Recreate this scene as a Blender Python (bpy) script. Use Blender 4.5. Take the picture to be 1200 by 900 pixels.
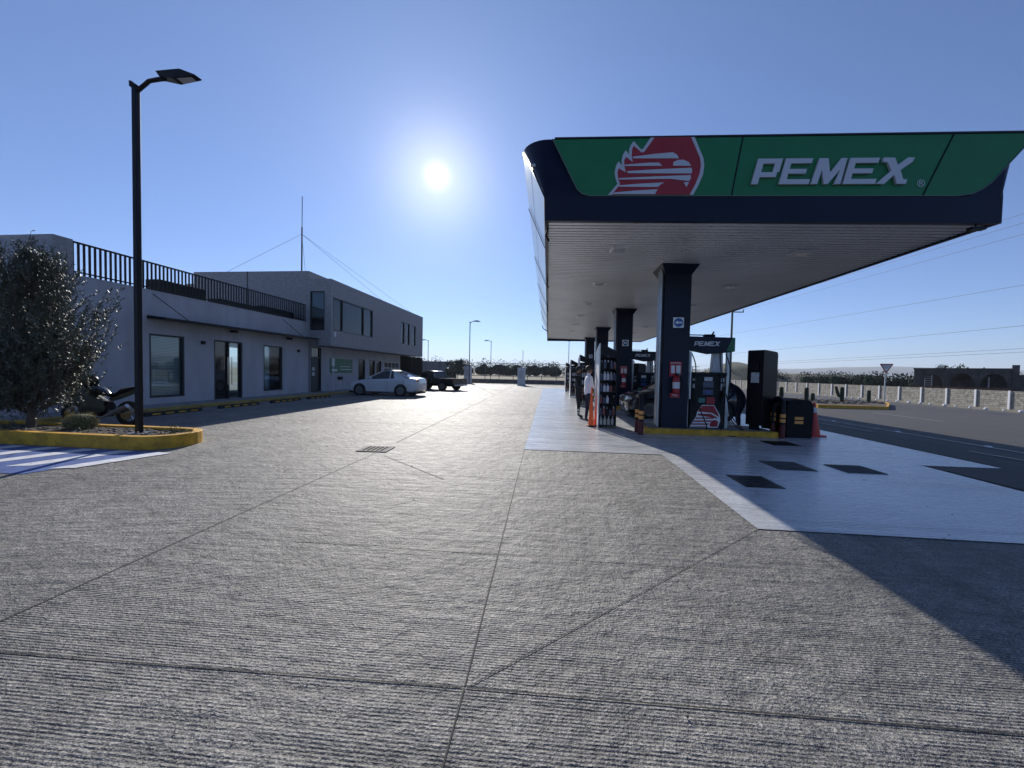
import bpy, bmesh, math, random
from mathutils import Vector, Matrix, Euler
R=math.radians
for o in list(bpy.data.objects): bpy.data.objects.remove(o)
SC=bpy.context.scene; COL=SC.collection
rnd=random.Random(7)
# ---------------- camera ----------------
cam=bpy.data.cameras.new('camera'); cob=bpy.data.objects.new('camera',cam); COL.objects.link(cob)
cam.sensor_width=36; cam.lens=13.5; cam.clip_end=20000; cam.clip_start=.05
p,yaw,roll=R(1.7816),R(6.3032),.02
cob.matrix_world=Matrix.Translation((0,0,1.5))@Matrix.Rotation(yaw,4,'Z')@Matrix.Rotation(math.pi/2-p,4,'X')@Matrix.Rotation(roll,4,'Z')
SC.camera=cob
# ---------------- sun, sky ----------------
EL,AZ=R(26.05),R(17.78)          # azimuth measured from +Y towards -X
SD=Vector((-math.sin(AZ)*math.cos(EL),math.cos(AZ)*math.cos(EL),math.sin(EL)))
sl=bpy.data.lights.new('sun','SUN'); sl.energy=5.0; sl.angle=R(.5); sl.color=(1,.95,.87)
so=bpy.data.objects.new('sun',sl); COL.objects.link(so); so.rotation_euler=SD.to_track_quat('Z','Y').to_euler()
W=bpy.data.worlds.new('World'); SC.world=W; W.use_nodes=True
nt=W.node_tree; bg=nt.nodes['Background']
sky=nt.nodes.new('ShaderNodeTexSky'); sky.sky_type='NISHITA'; sky.sun_disc=False
sky.sun_elevation=EL; sky.sun_rotation=-AZ; sky.altitude=1900; sky.air_density=1.0; sky.dust_density=.35; sky.ozone_density=2.2
SKYS=.07
tc=nt.nodes.new('ShaderNodeTexCoord')
dt=nt.nodes.new('ShaderNodeVectorMath'); dt.operation='DOT_PRODUCT'; dt.inputs[1].default_value=SD
nrm=nt.nodes.new('ShaderNodeVectorMath'); nrm.operation='NORMALIZE'
nt.links.new(tc.outputs['Generated'],nrm.inputs[0]); nt.links.new(nrm.outputs[0],dt.inputs[0])
ac=nt.nodes.new('ShaderNodeMath'); ac.operation='ARCCOSINE'; nt.links.new(dt.outputs['Value'],ac.inputs[0])
def wmath(op,a,b=None):
    n=nt.nodes.new('ShaderNodeMath'); n.operation=op
    for i,v in enumerate((a,b)):
        if v is None: continue
        if isinstance(v,(int,float)): n.inputs[i].default_value=v
        else: nt.links.new(v,n.inputs[i])
    return n.outputs[0]
ang=ac.outputs[0]
def gauss(sig,amp):
    q=wmath('DIVIDE',ang,sig); q=wmath('MULTIPLY',q,q); q=wmath('MULTIPLY',q,-1.0); q=wmath('EXPONENT',q); return wmath('MULTIPLY',q,amp)
def expo(sig,amp):
    q=wmath('DIVIDE',ang,-sig); q=wmath('EXPONENT',q); return wmath('MULTIPLY',q,amp)
core=gauss(R(1.15),12.0); glow=wmath('ADD',gauss(R(5.5),4.2),expo(R(10),2.0))
c1=nt.nodes.new('ShaderNodeVectorMath'); c1.operation='SCALE'; c1.inputs[0].default_value=(1,.92,.74); nt.links.new(wmath('ADD',core,glow),c1.inputs['Scale'])
tint=nt.nodes.new('ShaderNodeVectorMath'); tint.operation='MULTIPLY'; tint.inputs[1].default_value=(.78,.95,1.30); nt.links.new(sky.outputs[0],tint.inputs[0])
ad=nt.nodes.new('ShaderNodeVectorMath'); ad.operation='ADD'; nt.links.new(tint.outputs[0],ad.inputs[0]); nt.links.new(c1.outputs[0],ad.inputs[1])
c2_=nt.nodes.new('ShaderNodeVectorMath'); c2_.operation='SCALE'; c2_.inputs[0].default_value=(.40,.62,1.05); nt.links.new(expo(R(42),3.0),c2_.inputs['Scale'])
ad2=nt.nodes.new('ShaderNodeVectorMath'); ad2.operation='ADD'; nt.links.new(ad.outputs[0],ad2.inputs[0]); nt.links.new(c2_.outputs[0],ad2.inputs[1])
nt.links.new(ad2.outputs[0],bg.inputs['Color']); bg.inputs['Strength'].default_value=SKYS
SC.view_settings.view_transform='Standard'; SC.view_settings.look='None'; SC.view_settings.gamma=1; SC.view_settings.exposure=.32
SC.view_settings.use_curve_mapping=False

# ---------------- materials ----------------
MATS={}
def mat(name,col,rough=.6,metal=0,var=0,vscale=3,bump=0,bscale=40,spec=.5,emit=None,coat=0,vmap=None):
    if name in MATS: return MATS[name]
    m=bpy.data.materials.new(name); m.use_nodes=True; t=m.node_tree; b=t.nodes['Principled BSDF']
    b.inputs['Base Color'].default_value=(*col,1); b.inputs['Roughness'].default_value=rough; b.inputs['Metallic'].default_value=metal
    b.inputs['Specular IOR Level'].default_value=spec; b.inputs['Coat Weight'].default_value=coat
    if var or bump:
        tcn=t.nodes.new('ShaderNodeTexCoord')
    if var:
        n=t.nodes.new('ShaderNodeTexNoise'); n.inputs['Scale'].default_value=vscale; n.inputs['Detail'].default_value=6; n.inputs['Roughness'].default_value=.65
        if vmap:
            mpp=t.nodes.new('ShaderNodeMapping'); mpp.inputs['Scale'].default_value=vmap; t.links.new(tcn.outputs['Object'],mpp.inputs['Vector']); t.links.new(mpp.outputs[0],n.inputs['Vector'])
        else: t.links.new(tcn.outputs['Object'],n.inputs['Vector'])
        mx=t.nodes.new('ShaderNodeMix'); mx.data_type='RGBA'
        mx.inputs['A'].default_value=(*[max(0,c*(1-var)) for c in col],1); mx.inputs['B'].default_value=(*[min(1,c*(1+var)) for c in col],1)
        mr=t.nodes.new('ShaderNodeMapRange'); mr.inputs['From Min'].default_value=.3; mr.inputs['From Max'].default_value=.7
        t.links.new(n.outputs['Fac'],mr.inputs['Value']); t.links.new(mr.outputs['Result'],mx.inputs['Factor']); t.links.new(mx.outputs['Result'],b.inputs['Base Color'])
    if bump:
        n2=t.nodes.new('ShaderNodeTexNoise'); n2.inputs['Scale'].default_value=bscale; n2.inputs['Detail'].default_value=4
        t.links.new(tcn.outputs['Object'],n2.inputs['Vector'])
        bp=t.nodes.new('ShaderNodeBump'); bp.inputs['Strength'].default_value=bump; bp.inputs['Distance'].default_value=.01
        t.links.new(n2.outputs['Fac'],bp.inputs['Height']); t.links.new(bp.outputs[0],b.inputs['Normal'])
    if emit:
        b.inputs['Emission Color'].default_value=(*emit[0],1); b.inputs['Emission Strength'].default_value=emit[1]
    MATS[name]=m; return m
def nd(t,typ,**kw):
    n=t.nodes.new(typ)
    for k,v in kw.items():
        if k[0]=='_': setattr(n,k[1:],v)
        else: n.inputs[k.replace('__',' ')].default_value=v
    return n
def ramp(t,src,stops):
    r=t.nodes.new('ShaderNodeValToRGB'); e=r.color_ramp.elements
    while len(e)<len(stops): e.new(.5)
    for el,(ps,c) in zip(e,stops): el.position=ps; el.color=(*c,1)
    t.links.new(src,r.inputs[0]); return r.outputs[0]

def concrete_mat(name,ang,base=.225):
    """broom-tined slab concrete; ang = direction of the grooves"""
    m=bpy.data.materials.new(name); m.use_nodes=True; t=m.node_tree; b=t.nodes['Principled BSDF']; L=t.links.new
    g=nd(t,'ShaderNodeNewGeometry'); mp=nd(t,'ShaderNodeMapping'); mp.inputs['Rotation'].default_value=(0,0,-ang); L(g.outputs['Position'],mp.inputs['Vector'])
    wv=nd(t,'ShaderNodeTexWave',Scale=17.5,Distortion=1.3,Detail=4.0); wv.inputs['Detail Scale'].default_value=.5; wv.bands_direction='Y'
    L(mp.outputs[0],wv.inputs['Vector'])
    fine=nd(t,'ShaderNodeTexNoise',Scale=75.0,Detail=3.0,Roughness=.6); L(mp.outputs[0],fine.inputs['Vector'])
    st=nd(t,'ShaderNodeMapping'); st.inputs['Scale'].default_value=(1.2,14,1); L(mp.outputs[0],st.inputs['Vector'])
    streak=nd(t,'ShaderNodeTexNoise',Scale=1.0,Detail=6.0,Roughness=.6); L(st.outputs[0],streak.inputs['Vector'])
    big=nd(t,'ShaderNodeTexNoise',Scale=.55,Detail=7.0,Roughness=.62); L(g.outputs['Position'],big.inputs['Vector'])
    mid=nd(t,'ShaderNodeTexNoise',Scale=4.5,Detail=6.0,Roughness=.7); L(g.outputs['Position'],mid.inputs['Vector'])
    mf=nd(t,'ShaderNodeTexNoise',Scale=17.0,Detail=6.0,Roughness=.75); L(mp.outputs[0],mf.inputs['Vector'])
    tm=nd(t,'ShaderNodeMapping'); tm.inputs['Scale'].default_value=(2.6,.10,1); tm.inputs['Rotation'].default_value=(0,0,.05); L(g.outputs['Position'],tm.inputs['Vector'])
    tyre=nd(t,'ShaderNodeTexNoise',Scale=1.0,Detail=4.0,Roughness=.55); L(tm.outputs[0],tyre.inputs['Vector'])
    blot=nd(t,'ShaderNodeTexNoise',Scale=1.7,Detail=8.0,Roughness=.7,Distortion=.6); L(g.outputs['Position'],blot.inputs['Vector'])
    msk=nd(t,'ShaderNodeTexNoise',Scale=.9,Detail=5.0,Roughness=.65); L(mp.outputs[0],msk.inputs['Vector'])
    mskr=nd(t,'ShaderNodeMapRange'); mskr.inputs['From Min'].default_value=.30; mskr.inputs['From Max'].default_value=.52; L(msk.outputs['Fac'],mskr.inputs['Value'])
    c1=ramp(t,big.outputs['Fac'],[(.3,(base*.80,base*.78,base*.75)),(.52,(base,base*.965,base*.915)),(.72,(base*1.18,base*1.14,base*1.07))])
    c2=ramp(t,mid.outputs['Fac'],[(.28,(.70,.70,.71)),(.5,(.98,.98,.98)),(.72,(1.22,1.21,1.2))])
    c3=ramp(t,streak.outputs['Fac'],[(.28,(.58,.58,.59)),(.5,(.98,.98,.98)),(.72,(1.25,1.25,1.24))])
    c4=ramp(t,fine.outputs['Fac'],[(.36,(.32,.32,.33)),(.5,(.94,.94,.94)),(.64,(1.75,1.73,1.7))])
    c6=ramp(t,mf.outputs['Fac'],[(.34,(.55,.55,.56)),(.5,(1,1,1)),(.66,(1.45,1.44,1.42))])
    c7=ramp(t,tyre.outputs['Fac'],[(.36,(.72,.72,.73)),(.5,(1,1,1))])
    c8=ramp(t,blot.outputs['Fac'],[(.30,(.55,.54,.53)),(.42,(1,1,1))])
    c5=ramp(t,wv.outputs['Fac'],[(.0,(.28,.28,.30)),(.26,(1.06,1.06,1.06))])
    sv=nd(t,'ShaderNodeVectorMath',_operation='MULTIPLY_ADD'); sv.inputs[1].default_value=(1/4.2,1/3.68,0); sv.inputs[2].default_value=(.45/4.2,-1.74/3.68,0); L(g.outputs['Position'],sv.inputs[0])
    fl=nd(t,'ShaderNodeVectorMath',_operation='FLOOR'); L(sv.outputs[0],fl.inputs[0]); wn=nd(t,'ShaderNodeTexWhiteNoise'); L(fl.outputs[0],wn.inputs['Vector'])
    c9=ramp(t,wn.outputs['Value'],[(0,(.86,.86,.87)),(1,(1.08,1.08,1.06))])
    def mul(a,c,f=1.0):
        x=nd(t,'ShaderNodeMix',_data_type='RGBA',_blend_type='MULTIPLY'); x.clamp_result=False
        if isinstance(f,float): x.inputs['Factor'].default_value=f
        else: L(f,x.inputs['Factor'])
        L(a,x.inputs['A']); L(c,x.inputs['B']); return x.outputs['Result']
    c=mul(mul(mul(mul(mul(mul(mul(mul(c1,c9),c2),c3,.75),c4,.85),c6,.8),c7,.7),c8,.8),c5,mskr.outputs[0]); L(c,b.inputs['Base Color'])
    rr=nd(t,'ShaderNodeMapRange'); rr.inputs['To Min'].default_value=.50; rr.inputs['To Max'].default_value=.78; L(mid.outputs['Fac'],rr.inputs['Value']); L(rr.outputs[0],b.inputs['Roughness'])
    wm=nd(t,'ShaderNodeMath',_operation='MULTIPLY'); L(wv.outputs['Fac'],wm.inputs[0]); L(mskr.outputs[0],wm.inputs[1])
    b1=nd(t,'ShaderNodeBump',Strength=.6,Distance=.006); L(wm.outputs[0],b1.inputs['Height'])
    b2=nd(t,'ShaderNodeBump',Strength=.7,Distance=.010); L(fine.outputs['Fac'],b2.inputs['Height']); L(b1.outputs[0],b2.inputs['Normal'])
    b3=nd(t,'ShaderNodeBump',Strength=.55,Distance=.05); L(streak.outputs['Fac'],b3.inputs['Height']); L(b2.outputs[0],b3.inputs['Normal'])
    b4=nd(t,'ShaderNodeBump',Strength=.32,Distance=.025); L(mf.outputs['Fac'],b4.inputs['Height']); L(b3.outputs[0],b4.inputs['Normal'])
    b5=nd(t,'ShaderNodeBump',Strength=.6,Distance=.12); L(mid.outputs['Fac'],b5.inputs['Height']); L(b4.outputs[0],b5.inputs['Normal'])
    L(b5.outputs[0],b.inputs['Normal']); b.inputs['Specular IOR Level'].default_value=.38
    return m
def paint_mat():
    m=bpy.data.materials.new('apron_paint'); m.use_nodes=True; t=m.node_tree; b=t.nodes['Principled BSDF']; L=t.links.new
    g=nd(t,'ShaderNodeNewGeometry')
    st=nd(t,'ShaderNodeMapping'); st.inputs['Scale'].default_value=(.7,9,1); L(g.outputs['Position'],st.inputs['Vector'])
    s=nd(t,'ShaderNodeTexNoise',Scale=1.6,Detail=7.0,Roughness=.68); L(st.outputs[0],s.inputs['Vector'])
    big=nd(t,'ShaderNodeTexNoise',Scale=.8,Detail=6.0,Roughness=.6); L(g.outputs['Position'],big.inputs['Vector'])
    c=ramp(t,big.outputs['Fac'],[(.3,(.44,.45,.47)),(.65,(.60,.61,.62))])
    c2=ramp(t,s.outputs['Fac'],[(.30,(.60,.61,.64)),(.5,(1,1,1))])
    x=nd(t,'ShaderNodeMix',_data_type='RGBA',_blend_type='MULTIPLY'); x.inputs['Factor'].default_value=1; L(c,x.inputs['A']); L(c2,x.inputs['B']); 
    tm=nd(t,'ShaderNodeMapping'); tm.inputs['Scale'].default_value=(.12,2.4,1); L(g.outputs['Position'],tm.inputs['Vector'])
    ty=nd(t,'ShaderNodeTexNoise',Scale=1.2,Detail=5.0,Roughness=.6); L(tm.outputs[0],ty.inputs['Vector'])
    gr=nd(t,'ShaderNodeTexNoise',Scale=30.0,Detail=5.0,Roughness=.75); L(g.outputs['Position'],gr.inputs['Vector'])
    y1=nd(t,'ShaderNodeMix',_data_type='RGBA',_blend_type='MULTIPLY'); y1.inputs['Factor'].default_value=.8; L(x.outputs['Result'],y1.inputs['A']); L(ramp(t,ty.outputs['Fac'],[(.34,(.62,.62,.64)),(.48,(1,1,1))]),y1.inputs['B'])
    y2=nd(t,'ShaderNodeMix',_data_type='RGBA',_blend_type='MULTIPLY'); y2.inputs['Factor'].default_value=.7; L(y1.outputs['Result'],y2.inputs['A']); L(ramp(t,gr.outputs['Fac'],[(.36,(.6,.6,.62)),(.5,(1,1,1))]),y2.inputs['B'])
    L(y2.outputs['Result'],b.inputs['Base Color'])
    mr=nd(t,'ShaderNodeMapRange'); mr.inputs['To Min'].default_value=.10; mr.inputs['To Max'].default_value=.42; L(s.outputs['Fac'],mr.inputs['Value']); L(mr.outputs[0],b.inputs['Roughness'])
    wv=nd(t,'ShaderNodeTexWave',Scale=7.0,Distortion=3.0,Detail=3.0); wv.bands_direction='Y'; L(g.outputs['Position'],wv.inputs['Vector'])
    b1=nd(t,'ShaderNodeBump',Strength=.22,Distance=.006); L(wv.outputs['Fac'],b1.inputs['Height'])
    b2=nd(t,'ShaderNodeBump',Strength=.25,Distance=.012); L(s.outputs['Fac'],b2.inputs['Height']); L(b1.outputs[0],b2.inputs['Normal']); L(b2.outputs[0],b.inputs['Normal'])
    return m
def asphalt_mat():
    m=bpy.data.materials.new('asphalt'); m.use_nodes=True; t=m.node_tree; b=t.nodes['Principled BSDF']; L=t.links.new
    g=nd(t,'ShaderNodeNewGeometry')
    st=nd(t,'ShaderNodeMapping'); st.inputs['Scale'].default_value=(2.2,.12,1); L(g.outputs['Position'],st.inputs['Vector'])
    s=nd(t,'ShaderNodeTexNoise',Scale=.6,Detail=6.0,Roughness=.6); L(st.outputs[0],s.inputs['Vector'])
    f=nd(t,'ShaderNodeTexNoise',Scale=60.0,Detail=4.0,Roughness=.8); L(g.outputs['Position'],f.inputs['Vector'])
    c=ramp(t,s.outputs['Fac'],[(.3,(.045,.042,.04)),(.55,(.062,.057,.052)),(.75,(.085,.075,.068))])
    c2=ramp(t,f.outputs['Fac'],[(.3,(.6,.6,.6)),(.7,(1.3,1.3,1.3))])
    x=nd(t,'ShaderNodeMix',_data_type='RGBA',_blend_type='MULTIPLY'); x.inputs['Factor'].default_value=1; L(c,x.inputs['A']); L(c2,x.inputs['B']); L(x.outputs['Result'],b.inputs['Base Color'])
    b.inputs['Roughness'].default_value=.75
    b1=nd(t,'ShaderNodeBump',Strength=.5,Distance=.01); L(f.outputs['Fac'],b1.inputs['Height']); L(b1.outputs[0],b.inputs['Normal']); return m

M_conA=concrete_mat('tined_concrete',R(1.5)); M_conB=concrete_mat('tined_concrete_side',R(14),.225)
M_apron=paint_mat(); M_asph=asphalt_mat()
M_joint=mat('joint_sealant',(.018,.018,.02),.8)
M_navy=mat('navy_cladding',(.006,.009,.026),.38,.0,.3,1.2,spec=.22)
M_black=mat('black_paint',(.006,.006,.009),.38,var=.3,vscale=5,spec=.22)
M_blackm=mat('matt_black',(.010,.010,.012),.65,var=.3,vscale=8,spec=.2)
M_rub=mat('black_rubber',(.02,.02,.02),.85)
M_green=mat('green_panel',(.003,.16,.05),.5,var=.10,vscale=2)
M_greend=mat('dark_green',(.01,.13,.06),.45)
M_red=mat('red_panel',(.32,.01,.018),.42,var=.08)
M_sil=mat('silver_letters',(.52,.52,.56),.4,.15)
M_sil2=mat('silver_metal',(.42,.43,.45),.34,.75,.15,4)
M_white=mat('white_paint',(.75,.76,.78),.4,var=.06,vscale=3)
M_dim=mat('white_plastic',(.6,.61,.63),.45,var=.1)
M_yel=mat('yellow_kerb_paint',(.55,.29,.02),.65,var=.38,vscale=6,bump=.35,bscale=60)
M_or=mat('orange_plastic',(.85,.12,.02),.5)
M_or2=mat('orange_reflector',(.80,.33,.08),.45)
M_wall=mat('white_render_wall',(.41,.41,.44),.85,var=.16,vscale=1.6,bump=.25,bscale=90,vmap=(1,1,.3))
M_stone=mat('textured_render_wall',(.30,.29,.30),.9,var=.22,vscale=7,bump=.8,bscale=25)
M_frame=mat('dark_window_frame',(.02,.021,.025),.45)
M_chrome=mat('chrome',(.7,.7,.72),.15,1)
M_soil=mat('planter_gravel',(.07,.055,.045),.95,var=.7,vscale=55,bump=1,bscale=70)
M_rock=mat('pale_stone',(.17,.15,.13),.9,var=.3,vscale=9,bump=.6)
M_leafA=mat('olive_leaf',(.075,.092,.062),.5,var=.4,vscale=2.5,spec=.4)
M_leafS=mat('silver_leaf',(.13,.15,.12),.7,var=.3,vscale=3,spec=.25)
M_bark=mat('bark',(.09,.07,.055),.9,var=.4,vscale=12,bump=.8)
M_wood=mat('far_foliage',(.022,.034,.022),1.0,var=.5,vscale=.4,spec=.0)
M_dirt=mat('dry_ground',(.17,.14,.09),.95,var=.35,vscale=.05,bump=.4,bscale=3)
M_carw=mat('white_car_paint',(.62,.63,.66),.22,.0,coat=.8)
M_card=mat('dark_car_paint',(.02,.022,.028),.22,.2,coat=.9)
M_carg=mat('dark_green_car_paint',(.008,.012,.011),.2,.3,coat=.9)
M_glass=mat('dark_glass',(.015,.018,.02),.05,0,spec=.8)
M_rim=mat('alloy_rim',(.4,.4,.42),.3,.8)
M_tail=mat('red_lamp_lens',(.35,.01,.01),.15)
M_lens=mat('clear_lamp_lens',(.55,.57,.6),.08,.2)
M_skin=mat('skin',(.30,.16,.10),.55); M_hair=mat('dark_hair',(.012,.01,.009),.6)
M_shirt=mat('white_shirt',(.78,.79,.84),.85,bump=.4,bscale=14); M_pant=mat('navy_trousers',(.02,.02,.045),.85,bump=.4,bscale=14)
M_unif=mat('dark_uniform',(.015,.018,.022),.85,bump=.4,bscale=14); M_shoe=mat('black_shoe',(.012,.012,.012),.5)
M_refl=mat('reflective_tape',(.62,.62,.6),.4)
M_blue=mat('sign_blue',(.02,.10,.32),.4)
M_zblue=mat('road_paint_blue',(.08,.13,.33),.55,var=.3,vscale=9,bump=.3,bscale=60)
M_zwhite=mat('road_paint_white',(.66,.67,.70),.55,var=.25,vscale=8,bump=.3,bscale=60)

# ---------------- mesh helpers ----------------
class MB:
    def __init__(s): s.v=[]; s.f=[]; s.mi=[]
    def add(s,vs,fs,mi=0):
        n=len(s.v); s.v+= [tuple(v) for v in vs]; s.f+=[tuple(n+i for i in f) for f in fs]; s.mi+=[mi]*len(fs); return s
    def box(s,x0,x1,y0,y1,z0,z1,mi=0):
        vs=[(x,y,z) for z in(z0,z1) for y in(y0,y1) for x in(x0,x1)]
        return s.add(vs,[(0,2,3,1),(4,5,7,6),(0,1,5,4),(2,6,7,3),(0,4,6,2),(1,3,7,5)],mi)
    def hexa(s,b,t,mi=0):  # 4 bottom, 4 top pts ccw
        return s.add(list(b)+list(t),[(3,2,1,0),(4,5,6,7),(0,1,5,4),(1,2,6,5),(2,3,7,6),(3,0,4,7)],mi)
    def cyl(s,a,b,r,r2=None,n=12,mi=0):
        a=Vector(a);b=Vector(b); r2=r if r2 is None else r2; d=(b-a).normalized(); u=d.orthogonal().normalized(); w=d.cross(u)
        vs=[a+(u*math.cos(2*math.pi*i/n)+w*math.sin(2*math.pi*i/n))*r for i in range(n)]+[b+(u*math.cos(2*math.pi*i/n)+w*math.sin(2*math.pi*i/n))*r2 for i in range(n)]
        fs=[(i,(i+1)%n,n+(i+1)%n,n+i) for i in range(n)]+[tuple(range(n-1,-1,-1)),tuple(range(n,2*n))]
        return s.add(vs,fs,mi)
    def tube(s,pts,r,n=8,mi=0):
        pts=[Vector(q) for q in pts]; rs=r if isinstance(r,(list,tuple)) else [r]*len(pts); vs=[];fs=[]; u=None
        for i,q in enumerate(pts):
            d=(pts[min(i+1,len(pts)-1)]-pts[max(i-1,0)]).normalized()
            if u is None: u=d.orthogonal().normalized()
            else: u=(u-d*u.dot(d)).normalized()
            w=d.cross(u)
            vs+=[q+(u*math.cos(2*math.pi*k/n)+w*math.sin(2*math.pi*k/n))*rs[i] for k in range(n)]
        for i in range(len(pts)-1):
            for k in range(n): fs.append((i*n+k,i*n+(k+1)%n,(i+1)*n+(k+1)%n,(i+1)*n+k))
        fs+= [tuple(range(n-1,-1,-1)),tuple((len(pts)-1)*n+k for k in range(n))]
        return s.add(vs,fs,mi)
    def lathe(s,prof,n=20,c=(0,0,0),mi=0,axis='Z'):
        vs=[];fs=[]
        for (r,z) in prof:
            for k in range(n):
                a=2*math.pi*k/n; x,y=r*math.cos(a),r*math.sin(a)
                if axis=='Z': vs.append((c[0]+x,c[1]+y,c[2]+z))
                elif axis=='Y': vs.append((c[0]+x,c[1]+z,c[2]+y))
                else: vs.append((c[0]+z,c[1]+x,c[2]+y))
        for i in range(len(prof)-1):
            for k in range(n): fs.append((i*n+k,i*n+(k+1)%n,(i+1)*n+(k+1)%n,(i+1)*n+k))
        if prof[0][0]>1e-4: fs.append(tuple(range(n-1,-1,-1)))
        if prof[-1][0]>1e-4: fs.append(tuple((len(prof)-1)*n+k for k in range(n)))
        return s.add(vs,fs,mi)
    def prism(s,pts,y0,y1,mi=0,plane='XZ'):
        n=len(pts)
        if plane=='XZ': vs=[(x,y0,z) for x,z in pts]+[(x,y1,z) for x,z in pts]
        elif plane=='YZ': vs=[(y0,y,z) for y,z in pts]+[(y1,y,z) for y,z in pts]
        else: vs=[(x,y,y0) for x,y in pts]+[(x,y,y1) for x,y in pts]
        return s.add(vs,[tuple(range(n-1,-1,-1)),tuple(range(n,2*n))]+[(i,(i+1)%n,n+(i+1)%n,n+i) for i in range(n)],mi)
    def sheet(s,pts,z,mi=0): return s.add([(x,y,z) for x,y in pts],[tuple(range(len(pts)))],mi)
    def sphere(s,c,r,n=12,m=8,sc=(1,1,1),mi=0):
        vs=[(c[0],c[1],c[2]-r*sc[2])];fs=[]
        for i in range(1,m):
            a=math.pi*i/m-math.pi/2
            for k in range(n): vs.append((c[0]+r*sc[0]*math.cos(a)*math.cos(2*math.pi*k/n),c[1]+r*sc[1]*math.cos(a)*math.sin(2*math.pi*k/n),c[2]+r*sc[2]*math.sin(a)))
        vs.append((c[0],c[1],c[2]+r*sc[2])); T=len(vs)-1
        for k in range(n):
            fs.append((0,1+(k+1)%n,1+k)); fs.append((T,T-n+k,T-n+(k+1)%n))
            for i in range(m-2): fs.append((1+i*n+k,1+i*n+(k+1)%n,1+(i+1)*n+(k+1)%n,1+(i+1)*n+k))
        return s.add(vs,fs,mi)
    def build(s,name,mats,parent=None,smooth=False,bevel=0,tri=False,sub=0,loc=None,rz=0):
        me=bpy.data.meshes.new(name); me.from_pydata(s.v,[],s.f)
        if not isinstance(mats,(list,tuple)): mats=[mats]
        for m in mats: me.materials.append(m)
        me.polygons.foreach_set('material_index',s.mi)
        bm=bmesh.new(); bm.from_mesh(me)
        bmesh.ops.recalc_face_normals(bm,faces=bm.faces)
        bmesh.ops.delete(bm,geom=[v_ for v_ in bm.verts if not v_.link_faces],context='VERTS')
        if tri: bmesh.ops.triangulate(bm,faces=[f for f in bm.faces if len(f.verts)>4])
        bm.to_mesh(me); bm.free()
        if smooth:
            me.polygons.foreach_set('use_smooth',[True]*len(me.polygons))
            try: me.set_sharp_from_angle(angle=R(38))
            except Exception: pass
        o=bpy.data.objects.new(name,me); COL.objects.link(o)
        if parent: o.parent=parent
        if loc: o.location=loc
        o.rotation_euler.z=rz
        if bevel: b=o.modifiers.new('bevel','BEVEL'); b.width=bevel; b.segments=2; b.limit_method='ANGLE'; b.angle_limit=R(50)
        if sub: b=o.modifiers.new('sub','SUBSURF'); b.levels=sub; b.render_levels=sub
        return o
def tag(o,label=None,cat=None,group=None,kind=None):
    if label: o['label']=label
    if cat: o['category']=cat
    if group: o['group']=group
    if kind: o['kind']=kind
    return o
def empty(name,loc,rz,label,cat,group=None):
    o=bpy.data.objects.new(name,None); COL.objects.link(o); o.location=loc; o.rotation_euler.z=rz; o.empty_display_size=.2
    return tag(o,label,cat,group)
def struct(mb,name,m,**k): return tag(mb.build(name,m,**k),kind='structure')
def copy_tree(o,parent=None):
    c=o.copy(); COL.objects.link(c); c.parent=parent
    for ch in list(o.children): copy_tree(ch,c)
    return c
def text_mb(txt,size,bold=0):
    cu=bpy.data.curves.new('t','FONT'); cu.body=txt; cu.size=size; cu.resolution_u=3; cu.offset=bold*size; cu.align_x='CENTER'; cu.align_y='CENTER'
    o=bpy.data.objects.new('t',cu); COL.objects.link(o); dg=bpy.context.evaluated_depsgraph_get(); me=bpy.data.meshes.new_from_object(o.evaluated_get(dg))
    mb=MB(); vs=[(v.co.x,0,v.co.y) for v in me.vertices]; mb.add(vs,[tuple(q.vertices) for q in me.polygons])
    bpy.data.objects.remove(o); bpy.data.meshes.remove(me); return mb
def shift(mb,dx=0,dy=0,dz=0):
    mb.v=[(x+dx,y+dy,z+dz) for x,y,z in mb.v]; return mb
TH=.0175
def S(u,v): # station grid (turned one degree)
    return (u-TH*(v-7.3), v+TH*u)

# =====================================================================
# SETTING: ground
# =====================================================================
FAR=9000
def gz(X): return 0 if X<9 else -(min(X,45)-9)/32
m=MB()
m.sheet([(-FAR,-200),(9,-200),(9,FAR),(-FAR,FAR)],-.02); m.add([(9,-200,-.02),(45,-200,-1.145),(45,FAR,-1.145),(9,FAR,-.02)],[(0,1,2,3)])
m.sheet([(45,-200),(FAR,-200),(FAR,FAR),(45,FAR)],-1.145)
struct(m,'ground',M_dirt)
# concrete forecourt: two pours that meet at the drainage valley
m=MB(); m.add([(-3.15,-8,0),(9.2,-8,0),(9.2,47.6,0),(-4.6,47.6,0),(-3.15,6.9,0)],[(0,1,2,3,4)])
struct(m,'forecourt',M_conA)
m=MB(); m.add([(-30,-8,0),(-3.15,-8,0),(-3.15,6.9,0),(-4.6,47.6,0),(-30,47.6,0)],[(0,1,2,3,4)])
struct(m,'parking_pavement',M_conB)
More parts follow.
